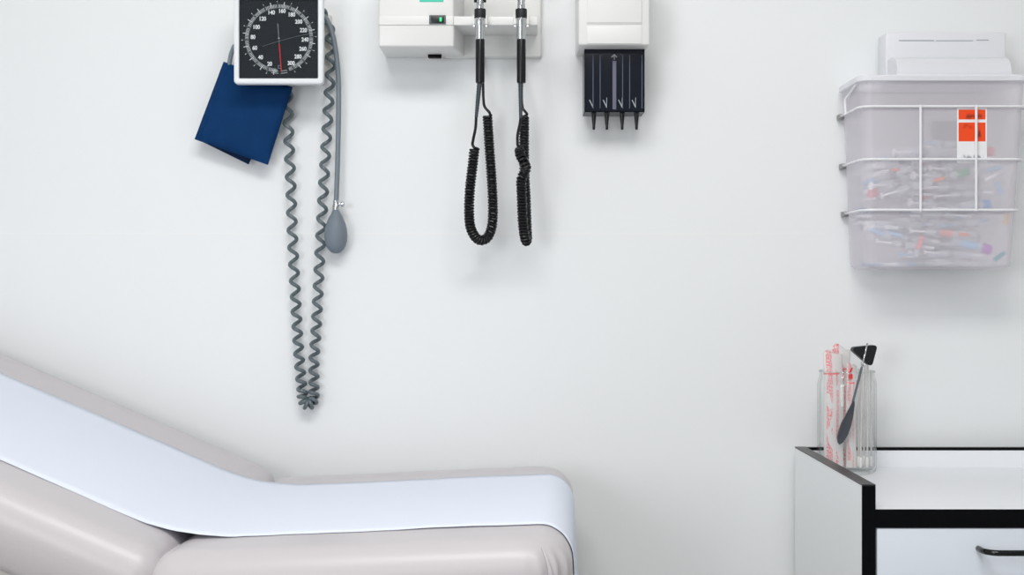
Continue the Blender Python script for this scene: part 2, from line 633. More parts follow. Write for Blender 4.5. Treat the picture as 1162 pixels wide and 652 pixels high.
# moulded frame: four bevelled rails round the window
x0, x1, z0, z1 = fo[0].x, fo[1].x, fo[0].z, fo[1].z
a0, a1, c0, c1 = fi[0].x, fi[1].x, fi[0].z, fi[1].z
rings = []
for (ix0, ix1, iz0, iz1, y, r) in ((a0, a1, c0, c1, YD + 0.002, .002), (a0, a1, c0, c1, YF + 0.0015, .002), (a0 - .0015, a1 + .0015, c0 - .0015, c1 + .0015, YF, .003),
                                   (x0 + .003, x1 - .003, z0 + .003, z1 - .003, YF, .005), (x0 + .0008, x1 - .0008, z0 + .0008, z1 - .0008, YF + .001, .006),
                                   (x0, x1, z0, z1, YF + .004, .006), (x0, x1, z0, z1, YF + .016, .006), (x0 + .006, x1 - .006, z0 + .005, z1 - .005, YF + .05, .01)):
    rings.append([Vector((px, y, pz)) for px, pz in rrect(ix0, ix1, iz0, iz1, r, 5, 2)])
loft(g, rings, cap0=False, cap1=True)
g.build('case', M['case'], gauge)
dial = G().box((a0 - .001, YD, c0 - .001), (a1 + .001, YD + .002, c1 + .001)).build('dial', M['dial'], gauge, smooth=False)
dc = P(316.7, 43.6, YD)
sp = S(YD)
# numerals at their places on the dial
NUM = {'20': (302, 430), '40': (241, 386), '60': (202, 323), '80': (190, 250), '100': (212, 183), '120': (254, 127), '140': (313, 85), '160': (385, 75),
       '180': (449, 99), '200': (497, 147), '220': (529, 204), '240': (540, 267), '260': (525, 329), '280': (492, 381), '300': (446, 425)}
g = G()
ang = []
for k, (cx, cy) in NUM.items():
    vs, fs = text_mesh(k, 0.0096, 0.86, 0.0003)
    c = dc + Vector(((cx - 365) / 5.92 * sp, -0.0005, -(cy - 258) / 5.92 * sp))
    g.add([c + Vector((v.x, 0, v.y)) for v in vs], fs)
    a = math.atan2(cx - 365, -(cy - 258))
    a = a % (2 * PI)
    ang.append((int(k), a))
ang = [(k, a if i < 7 else (a if a > PI * 1.99 else a + 2 * PI)) for i, (k, a) in enumerate(ang)]
g.build('numerals', M['print'], dial, smooth=False)


def ang_at(v):
    n = [math.radians(200) + math.radians(314.5) * (v - 20) / 280][0]
    return n


g = G()


def tick(a, r0, r1, w):
    d = Vector((math.sin(a), 0, math.cos(a)))
    s = Vector((d.z, 0, -d.x))
    c = dc + Vector((0, -0.0005, 0))
    g.add([c + d * r0 - s * w, c + d * r0 + s * w, c + d * r1 + s * w, c + d * r1 - s * w], [(0, 1, 2, 3)])


def ring(gg, r0, r1, a_from, a_to, n=96):
    vs, fs = [], []
    for i in range(n + 1):
        a = a_from + (a_to - a_from) * i / n
        d = Vector((math.sin(a), 0, math.cos(a)))
        vs += [dc + Vector((0, -0.0004, 0)) + d * r0, dc + Vector((0, -0.0004, 0)) + d * r1]
    for i in range(n):
        fs.append((2 * i, 2 * i + 1, 2 * i + 3, 2 * i + 2))
    gg.add(vs, fs)


for v in range(6, 307, 2):
    a = ang_at(v)
    mj = v % 10 == 0
    tick(a, 35.2 * sp, (41.5 if mj else 38.2) * sp, (0.35 if mj else 0.22) * sp)
    if v % 20 == 0:
        tick(a, 35.2 * sp, 42.5 * sp, 0.4 * sp)
g.build('tick_marks', M['print'], dial, smooth=False)
g = G()
ring(g, 34.6 * sp, 35.0 * sp, ang_at(6), ang_at(306))
ring(g, 38.2 * sp, 38.5 * sp, ang_at(6), ang_at(306))
for r in (37.0, 39.6):
    ring(g, (r - .4) * sp, (r + .4) * sp, math.radians(193), math.radians(181), 10)
    ring(g, (r - .4) * sp, (r + .4) * sp, math.radians(177), math.radians(166), 10)
# little square of the zero mark
sq = dc + Vector((0.8 * sp, -0.0004, -32.3 * sp))
for (dx0, dx1, dz0, dz1) in ((-1.8, 1.8, 1.4, 1.8), (-1.8, 1.8, -1.8, -1.4), (-1.8, -1.4, -1.8, 1.8), (1.4, 1.8, -1.8, 1.8)):
    g.add([sq + Vector((x * sp, 0, z * sp)) for x, z in ((dx0, dz0), (dx1, dz0), (dx1, dz1), (dx0, dz1))], [(0, 1, 2, 3)])
g.build('scale_rings', M['print_grey'], dial, smooth=False)
# needle: red pointer, dark counterweight and hub
nd = G()
tip = dc + Vector((2.9 * sp, -0.0022, -38 * sp))
st = dc + Vector((0.5 * sp, -0.0022, -7 * sp))
nd.tube([st, tip], [0.0011, 0.0007], 6)
needle = nd.build('needle', M['red'], gauge)
t2 = dc + Vector((-1.2 * sp, -0.0022, 16.5 * sp))
G().prism([(t2.x - .0012, t2.z), (t2.x + .0012, t2.z), (st.x + .0006, st.z), (st.x - .0006, st.z)], dc.y - .0026, dc.y - .002).build('counterweight', M['needle_dark'], needle, 'grey tail of the red needle')
G().lathe([(0.0, .003), (.0015, .003), (.0018, .002), (.0018, 0)], 12, Matrix.Translation(dc) @ Matrix.Rotation(PI / 2, 4, 'X')).build('hub', M['chrome'], needle)
gl = G().box((a0 - .0005, YF + .0012, c0 - .0005), (a1 + .0005, YF + .0022, c1 + .0005)).build('glass_cover', M['glass'], gauge, smooth=False)
# hair-thin grey line across the glass
sc_pts = catmull([P(298, 52.5, YF + .0010), P(317, 46.5, YF + .0010), P(338, 41, YF + .0010), P(358.5, 36.5, YF + .0010)], 8)
G().tube(sc_pts, 0.00022, 4).build('hairline', M['hairline'], gl)
br = G()
br.box(P(300, 70, YF + .05) , P(334, 15, WALL), 0.003)
br.box(P(352, 84, WALL - .012), P(376.5, 18, WALL), 0.002)
br.build('wall_bracket', M['cream'], gauge, 'cream bracket plate behind the gauge')

# ------------------------------------------------------------------ cuff
YC = WALL - 0.034
cuff = empty('blood_pressure_cuff', P(265, 187, WALL - 0.02), 'folded navy blue arm cuff hanging tilted behind the gauge', 'cuff')


def quad(pts, y):
    return [(P(a, b, y).x, P(a, b, y).z) for a, b in pts]


def padded(outline, y0, y1, nx=14, nz=14, puff=0.004, seed=1):
    """soft folded panel between four corners TL, BL, BR, TR"""
    rnd = random.Random(seed)
    TL, BL, BR, TR = [Vector((x, 0, z)) for x, z in outline]
    g = G()
    for side, y in ((-1, y0), (1, y1)):
        vs, fs = [], []
        for j in range(nz + 1):
            for i in range(nx + 1):
                u, v = i / nx, j / nz
                p = (TL * (1 - u) + TR * u) * (1 - v) + (BL * (1 - u) + BR * u) * v
                e = (min(u, 1 - u, .12) / .12)
                e2 = (min(v, 1 - v, .12) / .12)
                b = (1 - (1 - e) ** 2) * (1 - (1 - e2) ** 2)
                mid = (y0 + y1) / 2
                half = (y1 - y0) / 2
                yy = mid + side * (half * (0.25 + 0.75 * b) + (puff * math.sin(PI * u) * math.sin(PI * v) * 0.5 if side < 0 else 0))
                yy += 0.0006 * math.sin(9 * u + 5 * v + seed) * b
                vs.append(Vector((p.x, yy, p.z)))
        for j in range(nz):
            for i in range(nx):
                a = j * (nx + 1) + i
                fs.append((a, a + 1, a + nx + 2, a + nx + 1))
        g.add(vs, fs)
    n1 = (nx + 1) * (nz + 1)
    rim = [i for i in range(nx + 1)] + [j * (nx + 1) + nx for j in range(1, nz + 1)] + [nz * (nx + 1) + i for i in range(nx - 1, -1, -1)] + [j * (nx + 1) for j in range(nz - 1, 0, -1)]
    g.f += [(rim[k], rim[(k + 1) % len(rim)], rim[(k + 1) % len(rim)] + n1, rim[k] + n1) for k in range(len(rim))]
    return g


padded(quad([(254, 70), (221, 158), (304, 187), (332, 99)], YC), YC - 0.007, YC + 0.006, seed=2).build('front_panel', M['cuff'], cuff, angle=1.2)
padded(quad([(262, 76), (228, 160), (282, 186.5), (325, 100)], YC + .014), YC + 0.008, YC + 0.018, puff=0, seed=4).build('back_panel', M['cuff_dark'], cuff, 'darker back fold of the cuff', angle=1.2)
fl = catmull([P(256.2, 76, YC - .006), P(239, 120, YC - .0068), P(223.5, 156, YC - .005)], 8)
G().tube([p + Vector((.004, 0, 0)) for p in fl], 0.0012, 6).build('fold_seam', M['cuff'], cuff)
G().tube(catmull([P(280, 62, WALL - .03), P(268, 52, WALL - .03), P(263.5, 58, WALL - .032), P(261, 68, WALL - .034), P(259, 82, WALL - .031)], 8), 0.0042, 10).build('cuff_tube', M['tube'], cuff, 'grey tube running up behind the gauge')

# ------------------------------------------------------------------ coiled hose
YH = WALL - 0.018
ax = [P(326, 84, YH), P(326.5, 110, YH), P(328, 160, YH), P(330, 210, YH), P(332, 270, YH), P(335, 330, YH), P(338, 385, YH), P(341, 425, YH), P(343, 444, YH),
      P(343.3, 451, YH - .003), P(345.2, 456.6, YH - .005), P(349.7, 459.2, YH - .006), P(354.2, 456.6, YH - .005), P(356.2, 451, YH - .003), P(356.3, 441, YH), P(356.5, 410, YH), P(359, 370, YH), P(361.5, 320, YH),
      P(364, 270, YH), P(367, 215, YH), P(370, 165, YH), P(373, 115, YH), P(375.5, 70, YH), P(374.5, 40, YH), P(371, 22, YH), P(362, 12, YH)]
axis = catmull(ax, 14)
low = min(range(len(axis)), key=lambda k: axis[k].z)
alen = [sum((b - a).length for a, b in zip(axis[:k], axis[1:k + 1])) for k in (low, len(axis) - 1)]
TLOW = alen[0] / alen[1]


def hp(t):
    # pitch in metres along the hose, tightest at the lowest point
    px = 20.5 - 7.0 * math.exp(-((t - TLOW) / 0.16) ** 2) - 9.0 * math.exp(-((t - TLOW) / 0.026) ** 2)
    return px * S(YH)


hx = helix(axis, 4.5 * S(YH), hp, per=18, ph0=0.4)
hose = empty('coiled_hose', P(349, 466, YH), 'long grey coiled hose hanging from the gauge in a narrow loop', 'hose')
G().tube(hx, 2.25 * S(YH), 9).build('coil', M['hose'], hose)
G().lathe([(0.0, 0), (.006, 0), (.0062, .002), (.0062, .012), (.005, .016), (0, .016)], 16, Matrix.Translation(P(326, 90, YH))).build('connector', M['satin'], hose)

# ------------------------------------------------------------------ inflation bulb
YB = WALL - 0.026
bulb = empty('inflation_bulb', P(381, 287.5, YB), 'grey rubber hand bulb on a straight tube beside the coiled hose', 'pump bulb')
tb = catmull([P(363, 16, YH - .008), P(370, 21, YB), P(376.5, 36, YB), P(381, 58, YB), P(384, 90, YB), P(384.2, 130, YB), P(383.2, 180, YB), P(381.6, 229, YB)], 10)
G().tube(tb, 2.9 * S(YB), 12).build('tube', M['tube'], bulb)
s = S(YB)
prof = [(0, 0), (2.5, .2), (5.5, 1.5), (8.5, 4.3), (11, 8.5), (12.6, 14), (13.1, 20), (12.6, 27), (11, 34), (8.4, 40), (5.6, 45), (4, 48.5), (3.6, 51), (3.6, 53)]
bm_ = Matrix.Translation(P(381.2, 287.5, YB)) @ Matrix.Rotation(math.radians(0), 4, 'Y')
G().lathe([(r * s, z * s) for r, z in prof], 28, bm_).build('bulb', M['bulb'], bulb)
vb = P(381.3, 239, YB)
val = G().lathe([(0, 0), (3.7 * s, 0), (3.9 * s, 1 * s), (3.9 * s, 6.5 * s), (3.2 * s, 8 * s), (3.2 * s, 11.5 * s), (0, 11.5 * s)], 18, Matrix.Translation(vb)).build('valve', M['satin'], bulb)
kn = G()
kc = P(384, 231.5, YB)
kn.lathe([(0, 0), (1.3 * s, 0), (1.3 * s, 3 * s), (2.9 * s, 3 * s), (3.1 * s, 3.6 * s), (3.1 * s, 6.2 * s), (2.7 * s, 7 * s), (0, 7 * s)], 16, Matrix.Translation(kc) @ Matrix.Rotation(PI / 2, 4, 'Y'))
kn.build('valve_knob', M['chrome'], val)

# ------------------------------------------------------------------ diagnostic wall unit
YU = WALL - 0.112               # front of the housing
YPL = WALL - 0.016              # front of the back plate
unit = empty('diagnostic_wall_unit', P(520, 68, WALL - .05), 'white wall-mounted diagnostic instrument station with green label and lit switch', 'medical wall unit')
TOP = -40
lo0, hi0 = P(429.5, 53, YU), P(515, TOP, YU)
lo1, hi1 = P(436.5, 65.8, YPL), P(526.5, TOP, YPL)
G().frustum((lo0.x, lo0.z), (hi0.x, hi0.z), YU, (lo0.x + .001, lo0.z), (hi0.x + .016, hi0.z), WALL - .001, 0.0035).build('housing', M['white_plastic'], unit)
hb = G()
hb.frustum((P(430.2, 0, YU).x, P(0, 28.5, YU).z), (P(514.4, 0, YU).x, P(0, 18.5, YU).z), YU - .0022, (P(429.8, 0, YU).x, P(0, 29, YU).z), (P(514.8, 0, YU).x, P(0, 18, YU).z), YU + .004, 0.0008)
hb.build('housing_band', M['white_plastic'], unit)
plz = P(0, 64, YPL)
G().frustum((P(505, 0, YPL).x, plz.z), (P(613.5, 0, YPL).x, P(0, TOP, YPL).z), YPL, (P(504, 0, YPL).x, plz.z - .002), (P(615.5, 0, YPL).x, P(0, TOP, YPL).z + .002), WALL - .001, 0.002).build('back_plate', M['white_plastic'], unit)
# cradle bar with two forks
cr = G()
b0, b1 = P(513, 28.6, YU + .001), P(610.5, 18.2, YU + .001)
cr.box((b0.x, YU + .001, b0.z), (b1.x, YPL + .001, b1.z), .0018)
for cx in (544.8, 591.5):
    q = P(cx, 0, YU)
    for sgn in (-1, 1):
        xa = q.x + sgn * .0107
        cr.box((xa - .0022, YU - .014, P(0, 29.5, YU).z), (xa + .0022, YU + .004, P(0, 19, YU).z), .0012)
cradle = cr.build('cradle_bar', M['white_plastic'], unit)
for cx in (544.8, 591.5):
    for sgn in (-1, 1):
        p = P(cx + sgn * 7.0, 29.4, YU - .013)
        G().lathe([(0, 0), (.0016, 0), (.0017, .0006), (.0017, .004), (0, .004)], 10, Matrix.Translation(p) @ Matrix.Rotation(-PI / 2, 4, 'X')).build('screw', M['satin'], cradle, 'small metal screw on the cradle fork')
# switch
sw0, sw1 = P(487.2, 27.8, YU), P(506, 17.6, YU)
swb = G()
swb.box((sw0.x, YU - .0048, sw0.z), (sw1.x, YU + .002, sw1.z), .001)
sw = swb.build('power_switch', M['bezel'], unit, 'grey and black power switch')
rc0, rc1 = P(489.3, 26.3, YU), P(503.8, 19.2, YU)
G().frustum((rc0.x, rc0.z), (rc1.x, rc1.z), YU - .0062, (rc0.x - .0005, rc0.z - .0005), (rc1.x + .0005, rc1.z + .0005), YU - .003, .0006).build('rocker', M['black'], sw)
mled, nt_, b_, o_ = base_mat('green_indicator_lamp')
b_.inputs['Base Color'].default_value = rgb(40, 190, 120)
b_.inputs['Emission Color'].default_value = rgb(30, 215, 130)
b_.inputs['Emission Strength'].default_value = 0.85
g0, g1 = P(498.9, 25.2, YU), P(501.6, 20.5, YU)
G().box((g0.x, YU - .0068, g0.z), (g1.x, YU - .006, g1.z), .0003).build('indicator_lamp', mled, sw, 'green lit lamp of the switch')
l0, l1 = P(476, 2.3, YU), P(503.2, -9, YU)
G().box((l0.x, YU - .0006, l0.z), (l1.x, YU + .001, l1.z), .0003, 1).build('label_panel', M['teal'], unit, 'teal green label strip')
# socket under the housing
k0 = P(0, 53, YU).z
YK = YU * (326 - 53) / (326 - 61.6)
sx0, sx1 = P(484.2, 62, YK).x, P(502.4, 62, YK).x
G().frustum((sx0 + .002, k0 - .0058), (sx1 - .002, k0 + .003), YK, (sx0 + .003, k0 - .0058), (sx1 - .003, k0 + .003), YK + .012, .001).build('socket', M['edge'], unit, 'black socket under the housing')


def handle_set(name, cx, label, otoscope):
    YH_ = YU - .013
    r = empty(name, P(cx, 94, YH_), label, 'medical instrument', 'diagnostic handles on the wall unit')
    s_ = S(YH_)
    T = Matrix.Translation(P(cx, 94, YH_))

    def z(py):
        return (94 - py) * s_
    G().lathe([(0, z(94)), (4.9 * s_, z(94)), (5.1 * s_, z(92.5)), (5.15 * s_, z(60)), (5.15 * s_, z(46)), (4.9 * s_, z(44.8)), (0, z(44.8))], 28, T).build('grip', M['black'], r)
    G().lathe([(0, z(45)), (4.9 * s_, z(45)), (5.2 * s_, z(44)), (5.2 * s_, z(31)), (5.9 * s_, z(28)), (6.0 * s_, z(21)), (0, z(21))], 28, T).build('neck', M['chrome'], r)
    G().lathe([(0, z(21)), (6.2 * s_, z(21)), (6.55 * s_, z(20.2)), (6.55 * s_, z(11.2)), (6.2 * s_, z(10.4)), (0, z(10.4))], 28, T).build('collar', M['collar'], r)
    G().lathe([(0, z(10.5)), (4.2 * s_, z(10.5)), (4.5 * s_, z(9)), (4.5 * s_, z(4)), (4.1 * s_, z(3.5)), (4.1 * s_, z(2.5)), (4.5 * s_, z(2)), (4.4 * s_, z(-4)), (0, z(-4))], 24, T).build('upper_neck', M['chrome'], r)
    # strain relief
    sg = G()
    d = Vector((-0.0 if otoscope else 0, 0, 0))
    bot = 134 if otoscope else 133
    bx = cx - (0.6 if otoscope else 4.4)
    n = 26
    pts, rr = [], []
    for i in range(n + 1):
        t = i / n
        pts.append(P(cx - .6 * (1 - t) - 0 + (bx - cx + .0) * t, 93.5 + (bot - 93.5) * t, YH_))
        rr.append((3.0 - 1.0 * t) * s_ * (1.0 if i % 2 else 0.88))
    sg.tube(pts, rr, 12)
    sg.build('strain_relief', M['cord_grey'], r)
    # head above the frame
    hd = G()
    if otoscope:
        hd.lathe([(0, 0), (.010, 0), (.013, .004), (.013, .03), (.009, .034), (0, .034)], 24, T @ Matrix.Translation((0, 0, z(-4))))
        hd.lathe([(0, -.012), (.014, -.012), (.014, .006), (.009, .014), (.003, .04), (0, .04)], 24, T @ Matrix.Translation((0, 0, z(-16))) @ Matrix.Rotation(PI / 2, 4, 'X'))
        hd.build('head', M['black'], r)
    else:
        hd.box((P(cx, 0, YH_).x - .011, YH_ - .012, P(0, -4, YH_).z), (P(cx, 0, YH_).x + .011, YH_ + .010, P(0, -50, YH_).z), .004)
        hd.lathe([(0, -.014), (.016, -.014), (.017, -.010), (.017, .010), (0, .010)], 28, T @ Matrix.Translation((0, 0, z(-38))) @ Matrix.Rotation(PI / 2, 4, 'X'))
        hd.build('head', M['black'], r)
        kb = G()
        for sg_ in (-1, 1):
            kb.lathe([(0, 0), (.0035, 0), (.0035, .004), (0, .004)], 12, Matrix.Translation(P(cx + sg_ * 4.2, 0.5, YH_)) @ Matrix.Rotation(sg_ * PI / 2, 4, 'Y'))
        kb.build('side_knob', M['black'], r)
    return r, P(bx, bot - 2, YH_)


h1, e1 = handle_set('ophthalmoscope', 544.8, 'left of the two black and steel instrument handles, nearest the lit switch', False)
h2, e2 = handle_set('otoscope', 591.5, 'right of the two black and steel instrument handles, nearest the plate edge', True)

# left cord: strain relief -> thin cord -> coil loop -> up behind the grip
yA, yB_ = YU - .013, WALL - .03
cr_ = 4.4 * S(WALL - .06)
tr = 1.6 * S(WALL - .06)


def pitch_c(t):
    return 3.3 * S(WALL - .06)


# radii/end leads
coil_axis = catmull([P(538.5, 168, yA), P(536.0, 190, yA), P(533.2, 215, yA + .004), P(532.3, 240, yA + .01), P(534, 258, yA + .018), P(540, 269.5, yA + .028), P(547, 272.5, yA + .036),
                     P(554, 268, yA + .044), P(558.4, 255, yA + .052), P(559.3, 235, yA + .06), P(558, 205, yA + .066), P(555.5, 170, yA + .072), P(553, 131, yA + .078)], 12)
coil = helix(coil_axis, cr_, pitch_c, per=14)
lead0 = catmull([e1, P(539.6, 145, yA), P(537, 158, yA), P(536.2, 164, yA), coil[0] + Vector((-.001, 0, .0012)), coil[0]], 6)
lead1 = catmull([coil[-1], P(556.2, 130, yA + .076), P(555, 127, yA + .078), P(550, 121, yA + .08), P(548.6, 112, yA + .082), P(548.2, 95, yA + .086), P(548.0, 76, YPL + .002), Vector((P(548, 0, YPL).x, YPL + .008, plz.z + .002))], 6)
G().tube(lead0[:-1] + coil + lead1[1:], tr, 8).build('cord', M['cord'], h1, 'black coiled cord hanging in a loop')
# right cord: loop seen nearly edge on, tangled near the top
axb = catmull([P(589.5, 169, yA + .002), P(590.5, 176, yA - .006), P(594, 183, yA - .010), P(597, 190, yA - .002), P(594.5, 197, yA + .004), P(591.6, 204, yA + .006), P(592.0, 220, yA + .012), P(593.2, 250, yA + .02), P(595.2, 267, yA + .028),
               P(597.2, 273.5, yA + .038), P(598.2, 269, yA + .048), P(597.6, 255, yA + .054), P(596.6, 225, yA + .06), P(594.8, 185, yA + .066), P(594.8, 132, yA + .074)], 12)
coil2 = helix(axb, cr_, pitch_c, front=(1, 0, 0), per=14)
lead0 = catmull([e2, P(590, 140, yA), P(587.5, 152, yA), P(587.2, 160, yA), P(588.2, 166, yA), coil2[0]], 6)
lead1 = catmull([coil2[-1], P(598, 130, yA + .072), P(595.5, 126, yA + .078), P(593, 122, yA + .08), P(592, 110, yA + .084), P(592, 80, YPL), Vector((P(592, 0, YPL).x, YPL + .008, plz.z + .002))], 6)
G().tube(lead0[:-1] + coil2 + lead1[1:], tr, 8).build('cord', M['cord'], h2, 'black coiled cord hanging nearly edge on')

# ------------------------------------------------------------------ specula dispenser
YS = WALL - .115
disp = empty('specula_dispenser', P(697, 130, WALL - .05), 'white wall dispenser with smoked box holding black ear tips', 'dispenser')
hx0, hx1 = P(656.3, 51, YS), P(737.3, -40, YS)
G().box((hx0.x, YS, hx0.z), (hx1.x, WALL - .001, hx1.z), .003).build('housing', M['white_plastic'], disp)
pn = G()
pn.frustum((P(666, 0, YS).x, P(0, 49.6, YS).z), (P(728, 0, YS).x, P(0, 30, YS).z), YS - .0016, (P(665.8, 0, YS).x, P(0, 50, YS).z), (P(728.2, 0, YS).x, P(0, 29.6, YS).z), YS + .002, .0005)
pn.frustum((P(666, 0, YS).x, P(0, 25.5, YS).z), (P(728, 0, YS).x, P(0, -40, YS).z), YS - .003, (P(665.8, 0, YS).x, P(0, 29.6, YS).z), (P(728.2, 0, YS).x, P(0, -41, YS).z), YS + .002, .0005)
pn.build('door_panel', M['white_plastic'], disp)
YX0, YX1 = YS + .040, WALL - .016
bx0, bx1 = P(663.2, 127, YX0), P(731.5, 55, YX0)
zt = hx0.z + .002
smoke = G()
tk = .0018
smoke.box((bx0.x, YX0, bx0.z), (bx1.x, YX0 + tk, zt), .0004, 1)
smoke.box((bx0.x, YX0, bx0.z), (bx0.x + tk, YX1, zt), .0004, 1)
smoke.box((bx1.x - tk, YX0, bx0.z), (bx1.x, YX1, zt), .0004, 1)
smoke.box((bx0.x, YX1 - tk, bx0.z), (bx1.x, YX1, zt), .0004, 1)
smoke.box((bx0.x, YX0, bx0.z), (bx1.x, YX1, bx0.z + tk), .0004, 1)
box_ = smoke.build('smoked_box', M['smoke'], disp, 'smoked dark box under the dispenser', smooth=False)
w_ = bx1.x - bx0.x
for k in (1, 2, 3):
    x = bx0.x + w_ * k / 4
    G().box((x - .0012, YX0 + .003, bx0.z + .006), (x + .0012, YX1 - .003, zt - .002), .0004, 1).build('divider', M['smoke_streak_divider'], box_)
xm = P(697.2, 0, YX0).x
G().frustum((xm - .0032, P(0, 124, YX0).z), (xm + .0032, P(0, 69, YX0).z), YX0 - .0006, (xm - .0034, P(0, 124.2, YX0).z), (xm + .0034, P(0, 68.8, YX0).z), YX0 + .001, .0002, 1).build('centre_strip', M['smoke_pale'], box_)
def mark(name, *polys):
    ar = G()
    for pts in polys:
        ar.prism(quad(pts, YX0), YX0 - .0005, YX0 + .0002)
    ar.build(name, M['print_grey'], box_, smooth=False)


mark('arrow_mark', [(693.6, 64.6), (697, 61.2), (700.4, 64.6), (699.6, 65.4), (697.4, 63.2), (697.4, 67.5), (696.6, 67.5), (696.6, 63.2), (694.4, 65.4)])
for tx in (670.5, 686, 703.5, 718.8):  # reflections of the clips, drawn on the box front in pale grey
    mark('clip_glint', [(tx - 2, 113.6), (tx - 1.2, 113), (tx + 2.0, 119.2), (tx + 2.2, 110.6), (tx + 2.8, 110.6), (tx + 2.6, 122), (tx + 2.0, 122)])
for tx in (673.0, 681.0, 706.5, 714.5, 728.5):  # vertical streak highlights put on the box front as lighter rods
    rl = G()
    xx = P(tx, 0, YX0).x
    rl.tube([Vector((xx, YX0 - .0001, bx0.z + .006)), Vector((xx, YX0 - .0001, zt - .012))], .0009, 8)
    rl.build('highlight_streak', M['smoke_streak_divider'], box_)
names = ['ear tip leftmost of the four under the smoked box', 'ear tip second from left under the smoked box', 'ear tip third from left under the smoked box', 'ear tip rightmost of the four under the smoked box']
for tx, nm in zip((673.8, 688.6, 706, 722.3), names):
    yc = YX0 + .020
    c = P(tx, 147, yc)
    c.x = P(tx, 0, YX0).x * yc / YX0 if False else c.x
    s_ = S(yc)
    prof = [(1.2 * s_, 0), (1.5 * s_, .6 * s_), (1.6 * s_, 4 * s_), (2.4 * s_, 12 * s_), (3.0 * s_, 17.6 * s_), (4.0 * s_, 18.3 * s_), (4.6 * s_, 26 * s_), (5.0 * s_, 34 * s_), (4.3 * s_, 34 * s_), (1.0 * s_, 1 * s_)]
    G().lathe(prof, 20, Matrix.Translation(c), closed=True).build('ear_speculum', M['black'], None, 'black cone ' + nm, 'ear tip', 'ear tips in the dispenser')

# ------------------------------------------------------------------ sharps container
YT, YBt, YR = WALL - .150, WALL - .124, WALL - .002     # front at top, front at bottom, rear
zb, ztop = P(0, 305, YBt).z, P(0, 90, YT).z
xb0, xb1 = P(982.5, 0, YBt).x, P(1150.5, 0, YBt).x
xt0, xt1 = P(978, 0, YT).x, P(1166, 0, YT).x
binr = empty('sharps_container', ((xb0 + xb1) / 2, (YBt + YR) / 2, zb), 'cloudy plastic sharps bin full of used syringes hung on the wall', 'sharps container')


def section(z, grow=0.0):
    t = (z - zb) / (ztop - zb)
    return (xb0 + (xt0 - xb0) * t - grow, xb1 + (xt1 - xb1) * t + grow, YBt + (YT - YBt) * t - grow, YR)


g = G()
rings = []
for dz, ins in ((0, .012), (0.0015, .006), (.005, .0015), (.010, 0)):
    x0_, x1_, y0_, y1_ = section(zb + dz)
    rings.append([Vector((x, y, zb + dz)) for x, y in rrect(x0_ + ins, x1_ - ins, y0_ + ins, y1_ - ins, .020 - ins * .5, 8, 8)])
for k in range(1, 9):
    z = zb + .010 + (ztop - zb - .010) * k / 8
    x0_, x1_, y0_, y1_ = section(z)
    rings.append([Vector((x, y, z)) for x, y in rrect(x0_, x1_, y0_, y1_, .020, 8, 8)])
loft(g, rings, cap0=True, cap1=False)
g.build('bin_body', M['bin'], binr, angle=1.0)
# rim flange and lid
lg = G()
zl0, zl1 = P(0, 91.5, YT - .006).z, P(0, 84.5, YT - .006).z
rings = []
for z, gr in ((zl0, .0005), (zl0, .006), (zl0 + .001, .007), (zl1 - .002, .007), (zl1, .005), (zl1, -.01)):
    x0_, x1_, y0_, y1_ = section(ztop, gr)
    rings.append([Vector((x, y, z)) for x, y in rrect(x0_, x1_, y0_, YR, .022, 8, 8)])
loft(lg, rings, cap0=False, cap1=True)
lid = lg.build('lid', M['lid'], binr, 'milky white lid')
lg = G()
YLB = WALL - .075
lx0, lx1 = P(1005.8, 0, YLB).x, P(1140.5, 0, YLB).x
lzt = P(0, 36.5, YLB).z
lg.frustum((lx0 - .001, zl1 - .001), (lx1 + .002, lzt), YLB, (lx0, zl1 - .001), (lx1, lzt + .001), WALL - .02, .003)
lg.build('hopper', M['lid'], lid)
lg = G()
for (u0, u1, pz, t) in ((1020, 1060, 46.0, .0008), (1062, 1104, 46.2, .0006), (1108, 1122, 45.5, .0008)):
    lg.box((P(u0, 0, YLB).x, YLB - .0006, P(0, pz, YLB).z - t), (P(u1, 0, YLB).x, YLB + .001, P(0, pz, YLB).z + t))
lg.build('moulded_line', M['print_grey'], lid, smooth=False)
dg_ = G()
rad = .030
YDm = WALL - .098
dz_ = zl1 + .004
n = 20
arc = [(YDm + rad * math.cos(PI * (0.02 + 0.60 * k / n) + PI * 0.5) * 1.0, dz_ + rad * math.sin(PI * 0.5 + PI * (0.02 + 0.60 * k / n)) * 0.0 + 0) for k in range(n + 1)]
prof = []
for k in range(n + 1):
    a = math.radians(75 + 115 * k / n)
    prof.append((YDm + rad * math.cos(a) * 1.25, dz_ + .004 + rad * math.sin(a)))
prof.append((prof[-1][0] + .004, zl1))
prof = [(YLB - .001, prof[0][1])] + prof + [(YLB - .001, zl1)]
dx0, dx1 = P(1011, 0, YDm).x, P(1143.5, 0, YDm - .02).x
vs = [Vector((dx0, y, z)) for y, z in prof] + [Vector((dx1, y, z)) for y, z in prof]
m_ = len(prof)
fs = [(i, i + 1, m_ + i + 1, m_ + i) for i in range(m_ - 1)] + [tuple(range(m_)), tuple(range(2 * m_ - 1, m_ - 1, -1))]
dg_.add(vs, fs)
dg_.box((dx0 - .002, prof[-2][0] - .008, zl1), (dx1 + .006, prof[-2][0] + .002, zl1 + .004), .001)
dg_.build('drop_drum', M['lid'], lid)
pk = thin_mat('faint_pink_print', rgb(238, 196, 205), 0.5, 0.5)
tx = G()
yy = prof[11][0] - .0008
tx.box((P(1057, 0, yy).x, yy, P(0, 74, yy).z), (P(1100, 0, yy).x, yy + .0016, P(0, 71.6, yy).z))
tx.box((P(1050, 0, yy).x, yy, P(0, 74, yy).z), (P(1053, 0, yy).x, yy + .0016, P(0, 72, yy).z))
tx.build('faded_print', pk, lid, 'faded pink print', smooth=False)
